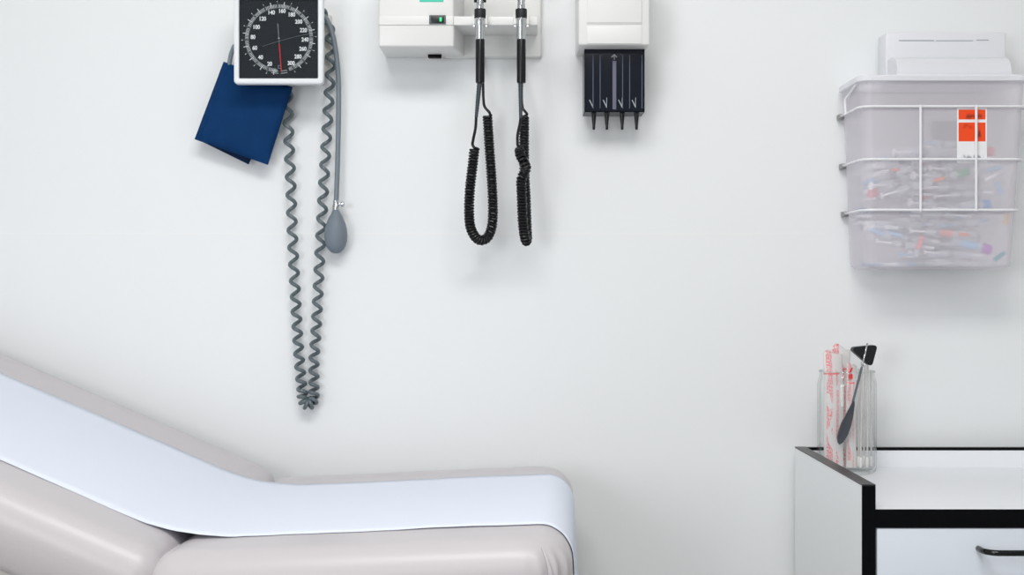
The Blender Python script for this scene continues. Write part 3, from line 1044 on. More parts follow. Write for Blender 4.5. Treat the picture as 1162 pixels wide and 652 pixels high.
# faint grey sticker on the rear wall of the bin
G().box((P(1058, 0, YR - .002).x, YR - .003, P(0, 166, YR).z), (P(1094, 0, YR).x, YR - .001, P(0, 138, YR).z)).build('rear_sticker', mat('rear_sticker_print', rgb(168, 166, 176), .6, bump=.01), binr, 'grey sticker on the rear wall of the bin', smooth=False)
# warning sticker on the front
st = G()


def front_y(z):
    return section(z)[2]


for yy_, off in ((0, -.0008),):
    zt_, zb_ = P(0, 122.5, YT + .004).z, P(0, 184.5, YT + .010).z
    ya, yb = front_y(zt_) + off, front_y(zb_) + off
    pts = [Vector((P(1086, 0, yb).x, yb, zb_)), Vector((P(1120, 0, yb).x, yb, zb_)), Vector((P(1120, 0, ya).x, ya, zt_)), Vector((P(1086, 0, ya).x, ya, zt_))]
    bk = [p + Vector((0, .0005, 0)) for p in pts]
    st.add(pts + bk, [(0, 1, 2, 3), (7, 6, 5, 4), (0, 4, 5, 1), (1, 5, 6, 2), (2, 6, 7, 3), (3, 7, 4, 0)], [(0, 0), (1, 0), (1, 1), (0, 1)] * 2)
st.build('warning_sticker', M['sticker'], binr, 'orange and white warning sticker', smooth=False, uv=True)

# wire holder
holder = empty('wire_holder', ((xb0 + xb1) / 2, WALL - .005, P(0, 238, YT).z), 'white wire basket holding the cloudy sharps bin to the wall', 'wire bracket')
wr = 1.45 * S(YT)
lev = []
for py in (120.5, 180.5, 238):
    z = P(0, py, YT + .01).z
    for _ in range(2):
        z = P(0, py, front_y(z) - .005).z
    x0_, x1_, y0_, y1_ = section(z, .0045)
    lev.append((z, y0_))
    r_ = .022
    pts = [(x0_ + .004, WALL - .002), (x0_, WALL - .012), (x0_, y0_ + r_)]
    pts += [(x0_ + r_ - r_ * math.cos(PI / 2 * k / 8), y0_ + r_ - r_ * math.sin(PI / 2 * k / 8)) for k in range(1, 9)]
    pts += [(x1_ - r_ + r_ * math.sin(PI / 2 * k / 8), y0_ + r_ - r_ * math.cos(PI / 2 * k / 8)) for k in range(0, 9)]
    pts += [(x1_, WALL - .012), (x1_ - .004, WALL - .002)]
    G().tube([Vector((x, y, z)) for x, y in pts], wr, 10).build('hoop', M['wire'], holder)
for px in (1044.7, 1107.8):
    G().tube([Vector((P(px, 0, y - .0035).x, y - .0035, z + d)) for (z, y), d in zip(lev, (.002, 0, -.002))], wr, 10).build('upright', M['wire'], holder)
z0_, y0_ = lev[0]
xs_, _, _, _ = section(z0_, .0045)
G().tube(catmull([Vector((xs_ - .002, WALL - .060, z0_ - .002)), Vector((xs_ - .003, WALL - .060, z0_ + .022)), Vector((xs_ + .000, WALL - .075, z0_ + .030)), Vector((xs_ + .0, YT + .03, z0_ + .040)), Vector((xs_ + .001, YT + .03, zl0 - .002))], 8), wr, 10).build('side_hook', M['wire'], holder)
for (z, y) in lev:
    xa = section(z, .0045)[0]
    G().box((xa - .004, WALL - .02, z - .005), (xa + .006, WALL - .001, z + .004), .001).build('wall_clip', M['wire_grey'], holder, 'dull metal wall clip')

# ------------------------------------------------------------------ what lies in the sharps bin
placed_c, placed_r = [], []
YIN = YR - .004


def spheres(c, d, L, r, n=12):
    return [c + d * (L * (k / (n - 1) - .5)) for k in range(n)]


def syr(L, r, capm, name='syringe', plm=None):
    """syringe along +x centred at the origin"""
    e = empty(name, (0, 0, 0), 'x', 'syringe')
    RX = Matrix.Rotation(PI / 2, 4, 'Y')
    b0 = -L * .22
    G().lathe([(r, 0), (r, L * .50), (r * .35, L * .52), (r * .3, L * .56)], 12, Matrix.Translation((b0, 0, 0)) @ RX).build('barrel', M['clear'], e)
    pl = G()
    pl.lathe([(r * .3, 0), (r * .3, L * .42), (0, L * .42)], 8, Matrix.Translation((-L * .48, 0, 0)) @ RX)
    pl.lathe([(0, 0), (r * .85, 0), (r * .85, L * .015), (0, L * .015)], 12, Matrix.Translation((-L * .5, 0, 0)) @ RX)
    pl.build('plunger', plm or M['white_cap'], e)
    G().lathe([(0, 0), (r * .92, 0), (r * .92, L * .05), (0, L * .06)], 12, Matrix.Translation((-L * .06, 0, 0)) @ RX).build('stopper', M['grey_rubber'], e, 'dark rubber stopper')
    fl_ = G()
    fl_.box((b0 - .001, -r * 1.6, -r * .9), (b0 + .0008, r * 1.6, r * .9), .0004, 1)
    fl_.build('flange', M['clear'], e)
    if capm:
        G().lathe([(r * .55, 0), (r * .42, L * .17), (0, L * .172)], 10, Matrix.Translation((L * .33, 0, 0)) @ RX).build('needle_cap', capm, e)
    return e


def vac(L, r, capm, labm):
    e = empty('sample_tube', (0, 0, 0), 'x', 'tube')
    RX = Matrix.Rotation(PI / 2, 4, 'Y')
    G().lathe([(0, 0), (r * .6, .0008), (r, r * .9), (r, L * .8)], 12, Matrix.Translation((-L * .5, 0, 0)) @ RX).build('tube_body', M['clear'], e)
    G().lathe([(r * 1.25, 0), (r * 1.3, L * .18), (r * 1.1, L * .2), (0, L * .2)], 14, Matrix.Translation((L * .29, 0, 0)) @ RX).build('stopper', capm, e)
    if labm:
        G().lathe([(r * 1.03, 0), (r * 1.03, L * .4)], 14, Matrix.Translation((-L * .25, 0, 0)) @ RX).build('paper_label', labm, e)
    return e


def ncap(L, r, m):
    e = empty('needle_cap', (0, 0, 0), 'x', 'needle cap')
    RX = Matrix.Rotation(PI / 2, 4, 'Y')
    G().lathe([(0, 0), (r * .9, 0), (r * .75, L * .65), (0, L * .66)], 10, Matrix.Translation((-L * .16, 0, 0)) @ RX).build('sheath', m, e)
    G().lathe([(0, 0), (r, 0), (r, L * .3), (r * .8, L * .33), (0, L * .33)], 10, Matrix.Translation((-L * .49, 0, 0)) @ RX).build('collar', M['clear'], e)
    return e


def rot_to(d):
    return d.to_track_quat('X', 'Z').to_euler()


def put(e, c, d):
    e.location = c
    e.rotation_euler = rot_to(d)


def reg(c, d, L, r):
    for q in spheres(c, d, L, r):
        placed_c.append(tuple(q))
        placed_r.append(r)


# things that can be told apart, lying against the front wall of the bin
def at(px, py, dep=.014):
    z = P(0, py, YT + .02).z
    y = front_y(z) + dep
    return P(px, py, y)


def dirn(deg, depth=0.0):
    a = math.radians(deg)
    return Vector((math.cos(a), depth, math.sin(a))).normalized()


SPECIAL = [
    (vac(.070, .0066, M['purple'], M['label_blue']), (1102, 278), -14, .070, .0085, 'clear tube with purple stopper and pale blue label low in the sharps bin', 'tube'),
    (syr(.100, .0058, M['orange']), (1066, 264), -4, .100, .0062, 'syringe with red-marked barrel lying level in the middle of the sharps bin', 'syringe'),
    (vac(.052, .006, M['blue'], None), (1106, 232), 2, .052, .0078, 'short tube with bright blue stopper beside the wire upright', 'tube'),
    (syr(.098, .0055, M['white_cap']), (1082, 288), -4, .098, .006, 'thin white-plunger syringe lying lowest in the sharps bin', 'syringe'),
    (ncap(.030, .0045, M['amber']), (1141, 252), 80, .030, .005, 'small amber needle cap at the right side of the sharps bin', 'needle cap'),
    (vac(.050, .0065, M['white_cap'], M['green']), (1094, 196), 12, .050, .008, 'white-capped tube with green band high on the heap below the orange sticker', 'tube'),
    (ncap(.034, .0045, M['teal_cap']), (1131, 293), 38, .034, .005, 'teal needle cap at the bottom right corner of the sharps bin', 'needle cap'),
    (ncap(.036, .005, M['pink']), (1043, 279), 70, .036, .0055, 'pink needle cap standing near the bottom left of the sharps bin', 'needle cap'),
    (syr(.110, .0065, M['orange']), (1036, 212), 16, .110, .007, 'syringe with orange needle cap slanting up across the left wire upright', 'syringe'),
]
SPECIAL[1][0].children[0].data.materials[0] = M['clear']
G().lathe([(.0060, 0), (.0060, .022)], 14, Matrix.Translation((0, 0, 0)) @ Matrix.Rotation(PI / 2, 4, 'Y')).build('paper_label', M['label_red'], SPECIAL[1][0])
for e, (px, py), deg, L, r, lab, cat in SPECIAL:
    c, d = at(px, py), dirn(deg, random.uniform(-.05, .05))
    put(e, c, d)
    reg(c, d, L, r)
    e['label'] = lab
    e['category'] = cat

PROT = [
    (syr(.098, .0056, M['white_cap']), .098, .0060, 30, 'slim clear syringe with white needle cap heaped in the sharps bin', 'syringe', 'slim syringes in the sharps bin'),
    (syr(.118, .0085, None), .118, .0090, 17, 'wide clear syringe without needle cap heaped in the sharps bin', 'syringe', 'wide syringes in the sharps bin'),
    (syr(.088, .0050, M['orange']), .088, .0054, 4, 'slim clear syringe with orange needle cap heaped in the sharps bin', 'syringe', 'orange-capped syringes in the sharps bin'),
    (syr(.092, .0056, M['label_blue'], plm=M['label_blue']), .092, .0060, 9, 'slim syringe with pale blue plunger heaped in the sharps bin', 'syringe', 'blue-plunger syringes in the sharps bin'),
    (vac(.072, .0064, M['white_cap'], M['white_cap']), .072, .0082, 8, 'clear sample tube with white stopper and white label in the sharps bin', 'tube', 'white-stoppered tubes in the sharps bin'),
    (vac(.066, .0064, M['pink'], None), .066, .0082, 4, 'clear sample tube with pink stopper in the sharps bin', 'tube', 'pink-stoppered tubes in the sharps bin'),
    (ncap(.038, .0046, M['white_cap']), .038, .0050, 12, 'loose white needle cap in the sharps bin heap', 'needle cap', 'loose white needle caps in the sharps bin'),
    (ncap(.036, .0044, M['label_blue']), .036, .0048, 8, 'loose pale blue needle cap in the sharps bin heap', 'needle cap', 'loose blue needle caps in the sharps bin'),
]
queue = []
for i, p in enumerate(PROT):
    queue += [i] * p[3]
rq = random.Random(11)
rq.shuffle(queue)
used = set()
floor_z = zb + .003
for i in queue:
    e0, L, r, _, lab, cat, grp = PROT[i]
    best = None
    pc = np.array(placed_c)
    pr = np.array(placed_r)
    for _ in range(110):
        tilt = rq.gauss(0, .30)
        yaw = rq.gauss(0, .28) + (PI if rq.random() < .5 else 0)
        if rq.random() < .12:
            tilt = rq.uniform(-1.2, 1.2)
        d = Vector((math.cos(tilt) * math.cos(yaw), math.cos(tilt) * math.sin(yaw), math.sin(tilt)))
        hxL = abs(d.x) * L / 2 + r
        hyL = abs(d.y) * L / 2 + r
        lo, hi = xb0 + .005 + hxL, xb1 - .005 - hxL
        ylo, yhi = YBt + .004 + hyL, YIN - hyL
        if lo >= hi or ylo >= yhi:
            continue
        cx = rq.uniform(lo, hi)
        cy = ylo + (yhi - ylo) * rq.random() ** 2.2
        off = np.array([tuple(q) for q in spheres(Vector((cx, cy, 0)), d, L, r)])
        zmin = floor_z + r - off[:, 2].min()
        dd = np.hypot(off[:, None, 0] - pc[None, :, 0], off[:, None, 1] - pc[None, :, 1])
        R = r + pr[None, :] + .0002
        h = np.sqrt(np.maximum(0, R * R - dd * dd))
        need = np.where(dd < R, pc[None, :, 2] + h - off[:, None, 2], -1e9)
        z = max(zmin, need.max())
        score = z + abs(d.z) * L * .5
        # the heap stands higher right of the middle
        score += abs(cx - (xb0 + (xb1 - xb0) * .58)) * .17
        if best is None or score < best[0]:
            best = (score, Vector((cx, cy, z)), d)
    if best is None:
        continue
    if i not in used:
        e = e0
        used.add(i)
    else:
        e = copy_tree(e0)
    put(e, best[1], best[2])
    reg(best[1], best[2], L, r)
    setp(e, lab, cat, grp)

# ------------------------------------------------------------------ cabinet
YCF = 1.936
YCB = 2.385
cz_p = CAMZ - .2803              # panel tops
cz_c = CAMZ - .3158              # worktop
cxl = .499
cw = .62
cxr = cxl + cw
tkn = .0185
cab = empty('drawer_cabinet', ((cxl + cxr) / 2, (YCF + YCB) / 2, 0), 'white laminate drawer cabinet with black edging standing against the wall', 'cabinet')
for nm, xa in (('side_panel', cxl), ('side_panel', cxr - tkn)):
    sp_ = G().box((xa, YCF + .002, 0.0), (xa + tkn, YCB + .011, cz_p - .0022), .0004, 1).build(nm, M['laminate_side'], cab, smooth=False)
    G().box((xa - .0004, YCF - .001, cz_p - .0022), (xa + tkn + .0004, YCB + .012, cz_p), .0005, 2).build('top_edging', M['edge_top'], sp_, 'dark edging along the panel top', smooth=False)
    G().box((xa - .0004, YCF - .001, 0.0), (xa + tkn + .0004, YCF + .002, cz_p - .0022), .0004, 1).build('front_edging', M['edge'], sp_, 'black edging down the panel front', smooth=False)
G().box((cxl + tkn, YCB, 0.05), (cxr - tkn, YCB + .011, cz_p - .005), .0004, 1).build('back_panel', M['laminate'], cab, smooth=False)
G().box((cxl + tkn, YCB - .0005, cz_p - .0055), (cxr - tkn, YCB + .0115, cz_p - .0005), .0004, 1).build('back_edging', M['edge'], cab, 'black edging along the back rail', smooth=False)
G().box((cxl + tkn, YCF + .0025, cz_c - .0265), (cxr - tkn, YCB, cz_c), .0006, 1).build('worktop', M['laminate'], cab, smooth=False)
G().box((cxl + tkn, YCF - .0005, cz_c - .0262), (cxr - tkn, YCF + .0025, cz_c - .0002), .0005, 1).build('worktop_edging', M['edge'], cab, 'black front edge of the worktop', smooth=False)
G().box((cxl + tkn, YCF + .022, .06), (cxr - tkn, YCB, cz_c - .027), 0).build('carcass', M['edge'], cab, 'dark inside of the carcass', smooth=False)
G().box((cxl + tkn, YCF + .06, 0), (cxr - tkn, YCF + .075, .06), 0).build('plinth', M['edge'], cab, 'black plinth', smooth=False)
dtop = cz_c - .0275
dh = [.17, .21, .26]
xm_ = (cxl + cxr) / 2
z_ = dtop
for i, h in enumerate(dh):
    dr = G().box((cxl + tkn + .003, YCF + .001, z_ - h + .004), (cxr - tkn - .003, YCF + .020, z_), .0012, 2).build('drawer', M['drawer'], cab, angle=.5)
    zh = CAMZ - (622 - 326) * S(YCF) - (dtop - z_)
    hw = xm_ - P(1110.5, 0, YCF).x
    yo = YCF - .034
    rr_ = .0042
    bp = [Vector((xm_ - hw, YCF + .002, zh)), Vector((xm_ - hw, YCF - .008, zh))]
    bp += [Vector((xm_ - hw + .02 * (1 - math.cos(PI / 2 * k / 8)), YCF - .014 - .02 * math.sin(PI / 2 * k / 8), zh)) for k in range(9)]
    bp += [Vector((xm_ + hw - .02 * (1 - math.cos(PI / 2 * k / 8)), YCF - .014 - .02 * math.sin(PI / 2 * k / 8), zh)) for k in range(8, -1, -1)]
    bp += [Vector((xm_ + hw, YCF - .008, zh)), Vector((xm_ + hw, YCF + .002, zh))]
    G().tube(bp, rr_, 14).build('drawer_handle', M['handle'], dr, 'black bar handle')
    z_ -= h + .004

# ------------------------------------------------------------------ jar and what stands in it
JY, JR = 2.328, .0495
jx = (961 - CX) * S(JY)
jb = cz_c
s_ = S(JY)
jt = CAMZ - (421.5 - 326) * S(JY - JR * .9)
JH = jt - jb
neck_r = JR * .925
jar = empty('glass_jar', (jx, JY, jb), 'clear open glass jar of wrapped swabs standing on the cabinet corner', 'jar')
T = Matrix.Translation((jx, JY, jb))
prof = [(0, 0.003), (JR - .012, .002), (JR - .010, 0), (JR - .006, 0), (JR - .0015, .004), (JR, .010), (JR, JH - .024), (JR - .0008, JH - .019), (neck_r + .0005, JH - .0125), (neck_r, JH - .010), (neck_r, JH - .003),
        (neck_r + .0006, JH - .002), (neck_r, JH), (neck_r - .0025, JH), (neck_r - .003, JH - .003), (neck_r - .003, JH - .012), (JR - .0035, JH - .021), (JR - .0035, JH - .026), (JR - .003, .012), (JR - .007, .0065), (0, .006)]
G().lathe(prof, 56, T).build('jar_body', M['jar'], jar, angle=1.0)
rimg = G()
rimg.lathe([(neck_r + .0006 + .0009 * math.cos(a), JH - .002 + .0009 * math.sin(a)) for a in [2 * PI * k / 8 for k in range(8)]], 56, T, closed=True)
rimg.build('rim', glass_mat('jar_rim_glass', (.95, .97, .96, 1), (.7, .75, .73, 1), .05, .8), jar)

zf = jb + .0068                 # inner floor of the jar


def pouch(px0, px1, py_top, yoff, zbot, lean=0.0, seed=0, label='', bend=.003):
    """flat sealed film pouch, slightly puffed, standing in the jar"""
    y = JY + yoff
    p0, p1 = P(px0, py_top, y), P(px1, py_top, y)
    w = p1.x - p0.x
    h = p0.z - zbot
    g = G()
    nx, nz = 10, 30
    rnd = random.Random(seed)
    ph = [rnd.uniform(0, 6) for _ in range(4)]
    for side in (-1, 1):
        vs, fs, uv = [], [], []
        for j in range(nz + 1):
            for i in range(nx + 1):
                u, v = i / nx, j / nz
                x = p0.x + w * u
                z = zbot + h * v
                if j == nz:
                    z += .004 * math.sin(7 * u + ph[0]) - .012 * max(0, u - .6) / .4 - .006 * max(0, .25 - u) / .25
                yy = y + side * (.0006 + .0026 * math.sin(PI * u) * min(1, 4 * v, 6 * (1 - v))) + .0012 * math.sin(7 * v + ph[1] + 3 * u) * v + bend * (2 * u - 1) ** 2 + lean * v
                vs.append(Vector((x + .0012 * math.sin(6 * v + ph[2]) * v, yy, z)))
                uv.append((u + seed * .0, v))
        for j in range(nz):
            for i in range(nx):
                a = j * (nx + 1) + i
                fs.append((a, a + 1, a + nx + 2, a + nx + 1))
        g.add(vs, fs, uv)
    n1 = (nx + 1) * (nz + 1)
    rim = [i for i in range(nx + 1)] + [j * (nx + 1) + nx for j in range(1, nz + 1)] + [nz * (nx + 1) + i for i in range(nx - 1, -1, -1)] + [j * (nx + 1) for j in range(nz - 1, 0, -1)]
    g.f += [(rim[k], rim[(k + 1) % len(rim)], rim[(k + 1) % len(rim)] + n1, rim[k] + n1) for k in range(len(rim))]
    return g.build('wrapped_swab', M['wrapper'], None, label, 'wrapped swab', 'film-wrapped swabs in the glass jar', uv=True, angle=1.5)


pouch(935.5, 957.5, 398, -.016, zf + .001, 0.004, 1, 'widest red-printed film wrapper, at the left front inside the jar')
pouch(942, 966, 392, .012, zf + .001, 0.0, 2, 'red-printed film wrapper reaching highest, behind the widest one in the jar')
p3 = pouch(960.5, 972, 411, -.004, zf + .001, 0.002, 3, 'narrow red-printed film wrapper beside the hammer handle in the jar', bend=.001)
yq = JY - .0075
G().prism(quad([(963.2, 430.5), (967.6, 429.5), (967.4, 424), (963, 424.5)], yq), yq - .0003, yq + .0006).build('printed_patch', mat('solid_red_print', rgb(236, 62, 62), .4, bump=.02), p3, 'solid red printed patch', smooth=False)
G().prism(quad([(963, 422.5), (965.6, 421.8), (967.8, 417), (966.4, 417)], yq), yq - .0003, yq + .0006).build('printed_patch', M['red'], p3, 'solid red printed slash', smooth=False)
sticks = [(974.5, 418, .002, 'first'), (978.0, 410, -.012, 'second'), (981.5, 414, .010, 'third'), (984.5, 412, -.008, 'fourth'), (988.0, 420, .004, 'fifth'), (976.5, 424, .020, 'sixth')]
slab = ['plain clear-wrapped stick swab standing next to the hammer handle in the jar', 'plain clear-wrapped stick swab reaching highest under the hammer head', 'plain clear-wrapped stick swab standing behind the tallest sticks in the jar',
        'plain clear-wrapped stick swab standing in front, below the right hammer corner', 'plain clear-wrapped stick swab nearest the right wall of the jar', 'plain clear-wrapped stick swab farthest back in the jar']
for (px, py, yo, _), lb in zip(sticks, slab):
    y = JY + yo
    a = P(px, py, y)
    b = Vector((a.x + random.uniform(-.002, .002) - .001, y - .002, zf + .002))
    e = empty('stick_swab', b, lb, 'stick swab', 'plain stick swabs in the glass jar')
    G().tube([b, b.lerp(a, .5) + Vector((.0006, 0, 0)), a], .0018, 10).build('stick', M['stick'], e)
    dd = (b - a).normalized()
    G().tube([b + Vector((0, 0, .0006)), b - dd * .006, b - dd * .014, b - dd * .018], [.0020, .0030, .0027, .0019], 10).build('cotton_tip', M['cotton'], e)

# reflex hammer
ham = empty('reflex_hammer', P(952, 504, JY - .030), 'reflex hammer with black triangular rubber head leaning in the jar', 'reflex hammer')
YHm = JY - .030
tri = [(962.3, 394.0), (994.6, 390.8), (987.6, 416.6)]
cen = Vector((sum(a for a, b in tri) / 3, sum(b for a, b in tri) / 3))
out = []
for i in range(3):
    p = Vector(tri[i])
    a = Vector(tri[i - 1]) - p
    b = Vector(tri[(i + 1) % 3]) - p
    rr_ = 3.2
    half = a.angle(b) / 2
    dist = rr_ / math.tan(half)
    cc = p + (a.normalized() + b.normalized()).normalized() * (rr_ / math.sin(half))
    t0 = p + a.normalized() * dist
    t1 = p + b.normalized() * dist
    a0_ = math.atan2(t0.y - cc.y, t0.x - cc.x)
    a1_ = math.atan2(t1.y - cc.y, t1.x - cc.x)
    da = (a1_ - a0_ + PI) % (2 * PI) - PI
    for k in range(7):
        an = a0_ + da * k / 6
        out.append((cc.x + rr_ * math.cos(an), cc.y + rr_ * math.sin(an)))
hy = YHm
G().prism(quad(out, hy), hy - .009, hy + .009, .003, 4).build('rubber_head', M['rubber'], ham)
# twisted wire band round the head
bpts = [P(983.8, 390.2, hy - .0095), P(983.2, 394, hy - .0098), P(981.5, 402, hy - .0098), P(979.2, 411, hy - .0098), P(978.2, 414.5, hy - .006)]
bw = G()
for ph in (0, PI):
    bw.tube(helix(catmull([P(983.8, 389.6, hy), P(984.2, 389.6, hy - .006)] + bpts + [P(977.6, 416, hy)], 8), .0007, lambda t: .0065, per=8, ph0=ph), .0008, 6)
bw.build('wire_band', M['chrome'], ham)
hp_ = catmull([P(979.0, 413, hy), P(977.5, 418, hy), P(974, 432, hy), P(970.4, 446, hy), P(967.5, 456, hy)], 6)
hd = G().tube(hp_, [.0020] * len(hp_), 10).build('shaft', M['steel_dark'], ham)
# flattened leaf-shaped end of the handle
blade = [(967.8, 454), (966.2, 458), (961.0, 468), (955.5, 478), (951.6, 488), (949.8, 496), (950.4, 501.5), (952.4, 504.2), (956.5, 501.5), (962, 493), (965.8, 482), (968.2, 470), (969.4, 461), (969.6, 455)]
G().prism(quad(blade, hy), hy - .0022, hy + .0022, .0012, 3).build('handle_blade', M['steel_dark'], ham)

# ------------------------------------------------------------------ examination table
YAW = math.radians(-2.7)
HX, HY, HZ = -.42, 2.0135, CAMZ - .3305
ux, uy = math.cos(YAW), math.sin(YAW)


def TL(s_, w_, h_):
    return Vector((HX + s_ * ux - w_ * uy, HY + s_ * uy + w_ * ux, HZ + h_))


TILT = math.radians(2.9)
BACK = math.radians(22.8)
LS = .508


def seat_pt(a, w, n):           # a along the cushion, n above its top
    return TL(a * math.cos(TILT) - n * math.sin(TILT), w, a * math.sin(TILT) + n * math.cos(TILT))


def back_pt(a, w, n):           # a measured up the backrest from the hinge (positive)
    return TL(-a * math.cos(BACK) + n * math.sin(BACK), w, a * math.sin(BACK) + n * math.cos(BACK))


def rrect2(x0, x1, y0, y1, r0, r1, nc, ns):
    A = rrect(x0, x1, y0, y1, r1, nc, ns)
    B = rrect(x0, x1, y0, y1, r0, nc, ns)
    xm = (x0 + x1) / 2
    return [a if a[0] >= xm else b for a, b in zip(A, B)]


def side_lift(a, w):
    # the padded edge stands a little proud of the paper along the wall side
    t = min(1, max(0, (w - .243) / .05))
    return .011 * t * t * (3 - 2 * t)


def cushion(fn, a0, a1, w0, w1, T_, rc, re, crown=.001, pleat=None, rc0=None, lift=None):
    rc0 = rc0 or rc
    rings = []
    prof = [(re * .55, -T_), (re * .2, -T_ + .004), (0, -T_ + .014)]
    prof += [(0, -re * 1.05)]
    for k in range(1, 11):
        t = PI / 2 * k / 10
        prof.append((re * (1 - math.cos(t)), -re * 1.05 * (1 - math.sin(t))))
    prof += [(re * 1.5, crown * .25), (re * 2.0, crown * .4), (re * 2.5, crown * .6), (re * 3.1, crown * .8), (re * 4, crown)]
    for ins, h in prof:
        rg = []
        for (a, w) in rrect2(a0 + ins, a1 - ins, w0 + ins, w1 - ins, max(rc0 - ins * .7, .010), max(rc - ins * .7, .012), 26, 14):
            p = (a, w)
            if pleat and h < -.012:
                # gathered pleats round the front end corner
                cxx, cww = a1 - rc, w0 + rc
                if a > cxx and w < cww:
                    an = math.atan2(cww - w, a - cxx)
                    k = .0032 * math.sin(an * 17) * min(1, (-h - .012) / .025) * math.sin(2 * an) ** 2
                    d = Vector((a - cxx, w - cww)).normalized() * k
                    p = (a + d.x, w + d.y)
            hh = h
            if lift:
                hh += lift(p[0], p[1]) * min(1, max(0, (h + .03) / .03))
            rg.append(fn(p[0], p[1], hh))
        rings.append(rg)
    g = G()
    loft(g, rings, True, True)
    return g


table = empty('examination_table', TL(.1, 0, -HZ), 'padded taupe examination table with raised backrest covered by a paper strip', 'examination table')
cushion(seat_pt, -.024, LS, -.345, .362, .10, .062, .042, pleat=True, rc0=.034, lift=lambda a, w: side_lift(a, w) * .35).build('seat_cushion', M['vinyl'], table, angle=1.4)
cushion(back_pt, -.010, .86, -.345, .362, .10, .055, .040, rc0=.032, lift=side_lift).build('backrest_cushion', M['vinyl'], table, angle=1.4)
# vinyl hinge strip closing the fold between the two cushions
hs = G()
NH = 8
vs = []
for i in range(NH + 1):
    t = i / NH
    for w in (-.298, .30):
        p = back_pt(.030, w, -.012) * (1 - t) ** 2 + seat_pt(.004, w, -.018) * 2 * t * (1 - t) + seat_pt(.020, w, -.012) * t * t
        vs.append(p)
fs = [(2 * i, 2 * i + 1, 2 * i + 3, 2 * i + 2) for i in range(NH)]
hs.add(vs, fs)
hs.build('hinge_strip', M['vinyl'], table, solid=.003)
# welt seam at the pleated front corner
wl = []
for k in range(15):
    h = -.012 - .086 * k / 14
    rc = .062
    sn = max(0, 1 - abs(h) / (1.05 * .042))
    ins = .042 * (1 - math.sqrt(max(0, 1 - sn * sn)))
    an = math.radians(-50 - 8 * (1 - k / 14))
    rr_ = rc - ins + .0004
    wl.append(seat_pt(LS - rc + rr_ * math.cos(an), -.345 + rc + rr_ * math.sin(an), h))
G().tube(wl, [.0008 + .0024 * min(1, k / 5) for k in range(15)], 8).build('corner_welt', M['vinyl'], table)
bs = G()
for (a0, a1, fn) in ((.03, LS - .05, seat_pt), (.06, .80, back_pt)):
    vs = []
    for n_ in (-.118, -.099):
        for a, w in ((a0, -.29), (a1, -.29), (a1, .26), (a0, .26)):
            vs.append(fn(a, w, n_))
    bs.add(vs, [(3, 2, 1, 0), (4, 5, 6, 7), (0, 1, 5, 4), (1, 2, 6, 5), (2, 3, 7, 6), (3, 0, 4, 7)])
bs.build('cushion_board', M['base'], table, smooth=False)
pb = G()
zz0 = -HZ
vs = []
for h in (zz0 + .05, -.118):
    for a, w in ((-.35, -.25), (LS - .10, -.25), (LS - .10, .23), (-.35, .23)):
        vs.append(TL(a, w, h - (.02 if h > -.2 and a < 0 else 0)))
pb.add(vs, [(3, 2, 1, 0), (4, 5, 6, 7), (0, 1, 5, 4), (1, 2, 6, 5), (2, 3, 7, 6), (3, 0, 4, 7)])
pb.build('pedestal', M['base'], table, smooth=False)
pf = G()
vs = []
for h in (zz0, zz0 + .05):
    for a, w in ((-.40, -.28), (LS - .06, -.28), (LS - .06, .25), (-.40, .25)):
        vs.append(TL(a, w, h))
pf.add(vs, [(3, 2, 1, 0), (4, 5, 6, 7), (0, 1, 5, 4), (1, 2, 6, 5), (2, 3, 7, 6), (3, 0, 4, 7)])
pf.build('plinth', M['edge_top'], table, 'dark plinth', smooth=False)
sg = G()
for w in (-.2, .18):
    sg.tube([TL(-.30, w, -.13), back_pt(.42, w, -.118)], .014, 12)
sg.build('backrest_strut', M['satin'], table)

# paper strip
CL = .0012                      # clear of the vinyl
line = []
a = .86
pr_ = []


def bp2(a, n):
    return Vector((-a * math.cos(BACK) + n * math.sin(BACK), a * math.sin(BACK) + n * math.cos(BACK)))


def sp2(a, n):
    return Vector((a * math.cos(TILT) - n * math.sin(TILT), a * math.sin(TILT) + n * math.cos(TILT)))


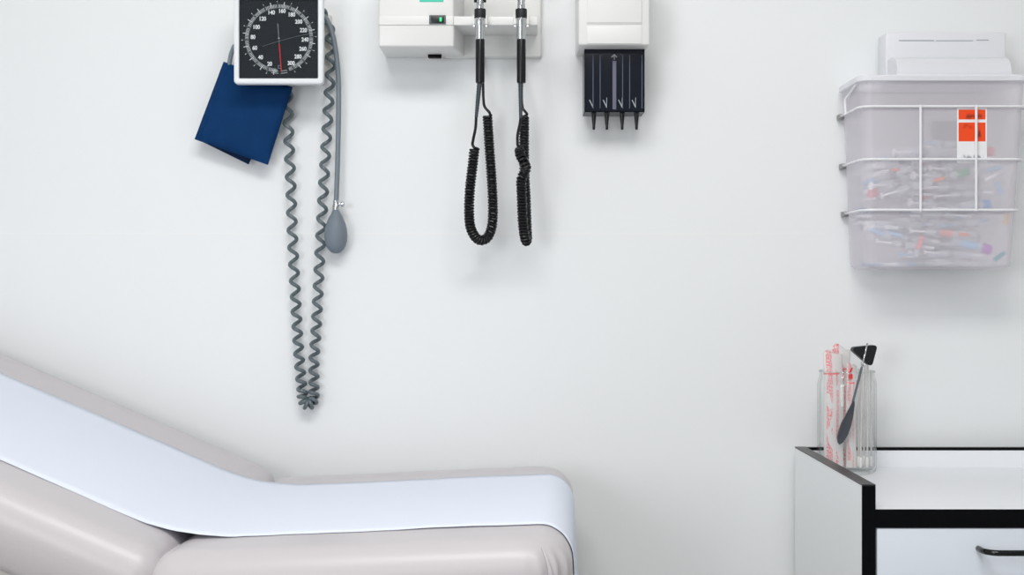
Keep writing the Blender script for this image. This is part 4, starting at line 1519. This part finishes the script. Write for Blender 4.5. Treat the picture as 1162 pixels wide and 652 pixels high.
tl = .082
for k in range(30):
    pr_.append(bp2(.855 - (.855 - tl) * k / 29, CL))
q0, q2 = bp2(tl, CL), sp2(tl, CL)
qm = Vector((0, CL * 1.03))
for k in range(1, 16):
    t = k / 16
    pr_.append(q0 * (1 - t) ** 2 + qm * 2 * t * (1 - t) + q2 * t * t)
re = .048 + CL
for k in range(24):
    pr_.append(sp2(tl + (LS - .044 - tl) * k / 23, CL + .0006))
for k in range(1, 13):
    t = PI / 2 * k / 12
    pr_.append(sp2(LS - .042 + (.042 + CL + .0004) * math.sin(t), -.0441 + (.0441 + CL + .0006) * math.cos(t)))
for k in range(1, 8):
    pr_.append(sp2(LS + CL + .0004, -.0441 - .018 * k))
NW = 18
vs, fs = [], []
rp = random.Random(5)
for i, p in enumerate(pr_):
    t = i / (len(pr_) - 1)
    shift = -.004 * max(0, 1 - t / .45)
    e0 = -.2355 + shift + .0012 * math.sin(i * .55) + .0008 * math.sin(i * 1.7 + 1)
    e1 = .2350 + shift + .0012 * math.sin(i * .43 + 2) + .0006 * math.sin(i * 1.3)
    for j in range(NW + 1):
        u = j / NW
        w = e0 + (e1 - e0) * u
        lift = .0010 * max(0, math.sin(i * .31 + 1.3)) * (abs(2 * u - 1) ** 8)
        vs.append(TL(p.x, w, p.y + lift))
for i in range(len(pr_) - 1):
    for j in range(NW):
        a = i * (NW + 1) + j
        fs.append((a, a + 1, a + NW + 2, a + NW + 1))
pg = G()
pg.add(vs, fs)
pg.build('paper_sheet', M['paper'], None, 'long white paper strip drawn over the examination table', 'paper sheet', solid=.0006, angle=2.0)

# ------------------------------------------------------------------ lights, world, camera
def area(name, loc, target, sx, sy, power, col=(1, 1, 1)):
    l = bpy.data.lights.new(name, 'AREA')
    l.shape = 'RECTANGLE'
    l.size, l.size_y = sx, sy
    l.energy = power
    l.color = col
    o = bpy.data.objects.new(name, l)
    COL.objects.link(o)
    o.location = loc
    o.rotation_euler = (Vector(target) - Vector(loc)).to_track_quat('-Z', 'Y').to_euler()
    return o


area('overhead_light', (-.05, .85, 2.58), (0, 1.7, 0), 1.3, .7, 38, (1, .99, .98))
area('overhead_light', (-.1, -.9, 2.5), (.1, 2.4, 1.0), 1.2, .6, 13, (1, .99, .98))  # unseen frontal light added behind the camera, aimed at the wall
area('left_fill', (-1.4, -.9, 1.4), (.9, 2.0, .9), .9, 1.0, 24, (.97, .985, 1))  # unseen fill light added from the left; no window there

w = bpy.data.worlds.new('room_ambient')
scn.world = w
w.use_nodes = True
w.node_tree.nodes['Background'].inputs['Color'].default_value = (.93, .97, 1, 1)
w.node_tree.nodes['Background'].inputs['Strength'].default_value = .40

cam = bpy.data.cameras.new('camera')
cam.sensor_width = 36
cam.lens = 36 * F / W_PX
cam.clip_start = .05
co = bpy.data.objects.new('camera', cam)
COL.objects.link(co)
co.location = (0, 0, CAMZ)
co.rotation_euler = (PI / 2, 0, 0)
scn.camera = co

scn.view_settings.view_transform = 'Standard'
scn.view_settings.look = 'None'
scn.view_settings.gamma = 1
scn.view_settings.exposure = -0.21
scn.view_settings.use_curve_mapping = False
scn.cycles.use_denoising = True
scn.cycles.transparent_max_bounces = 48
scn.cycles.max_bounces = 10
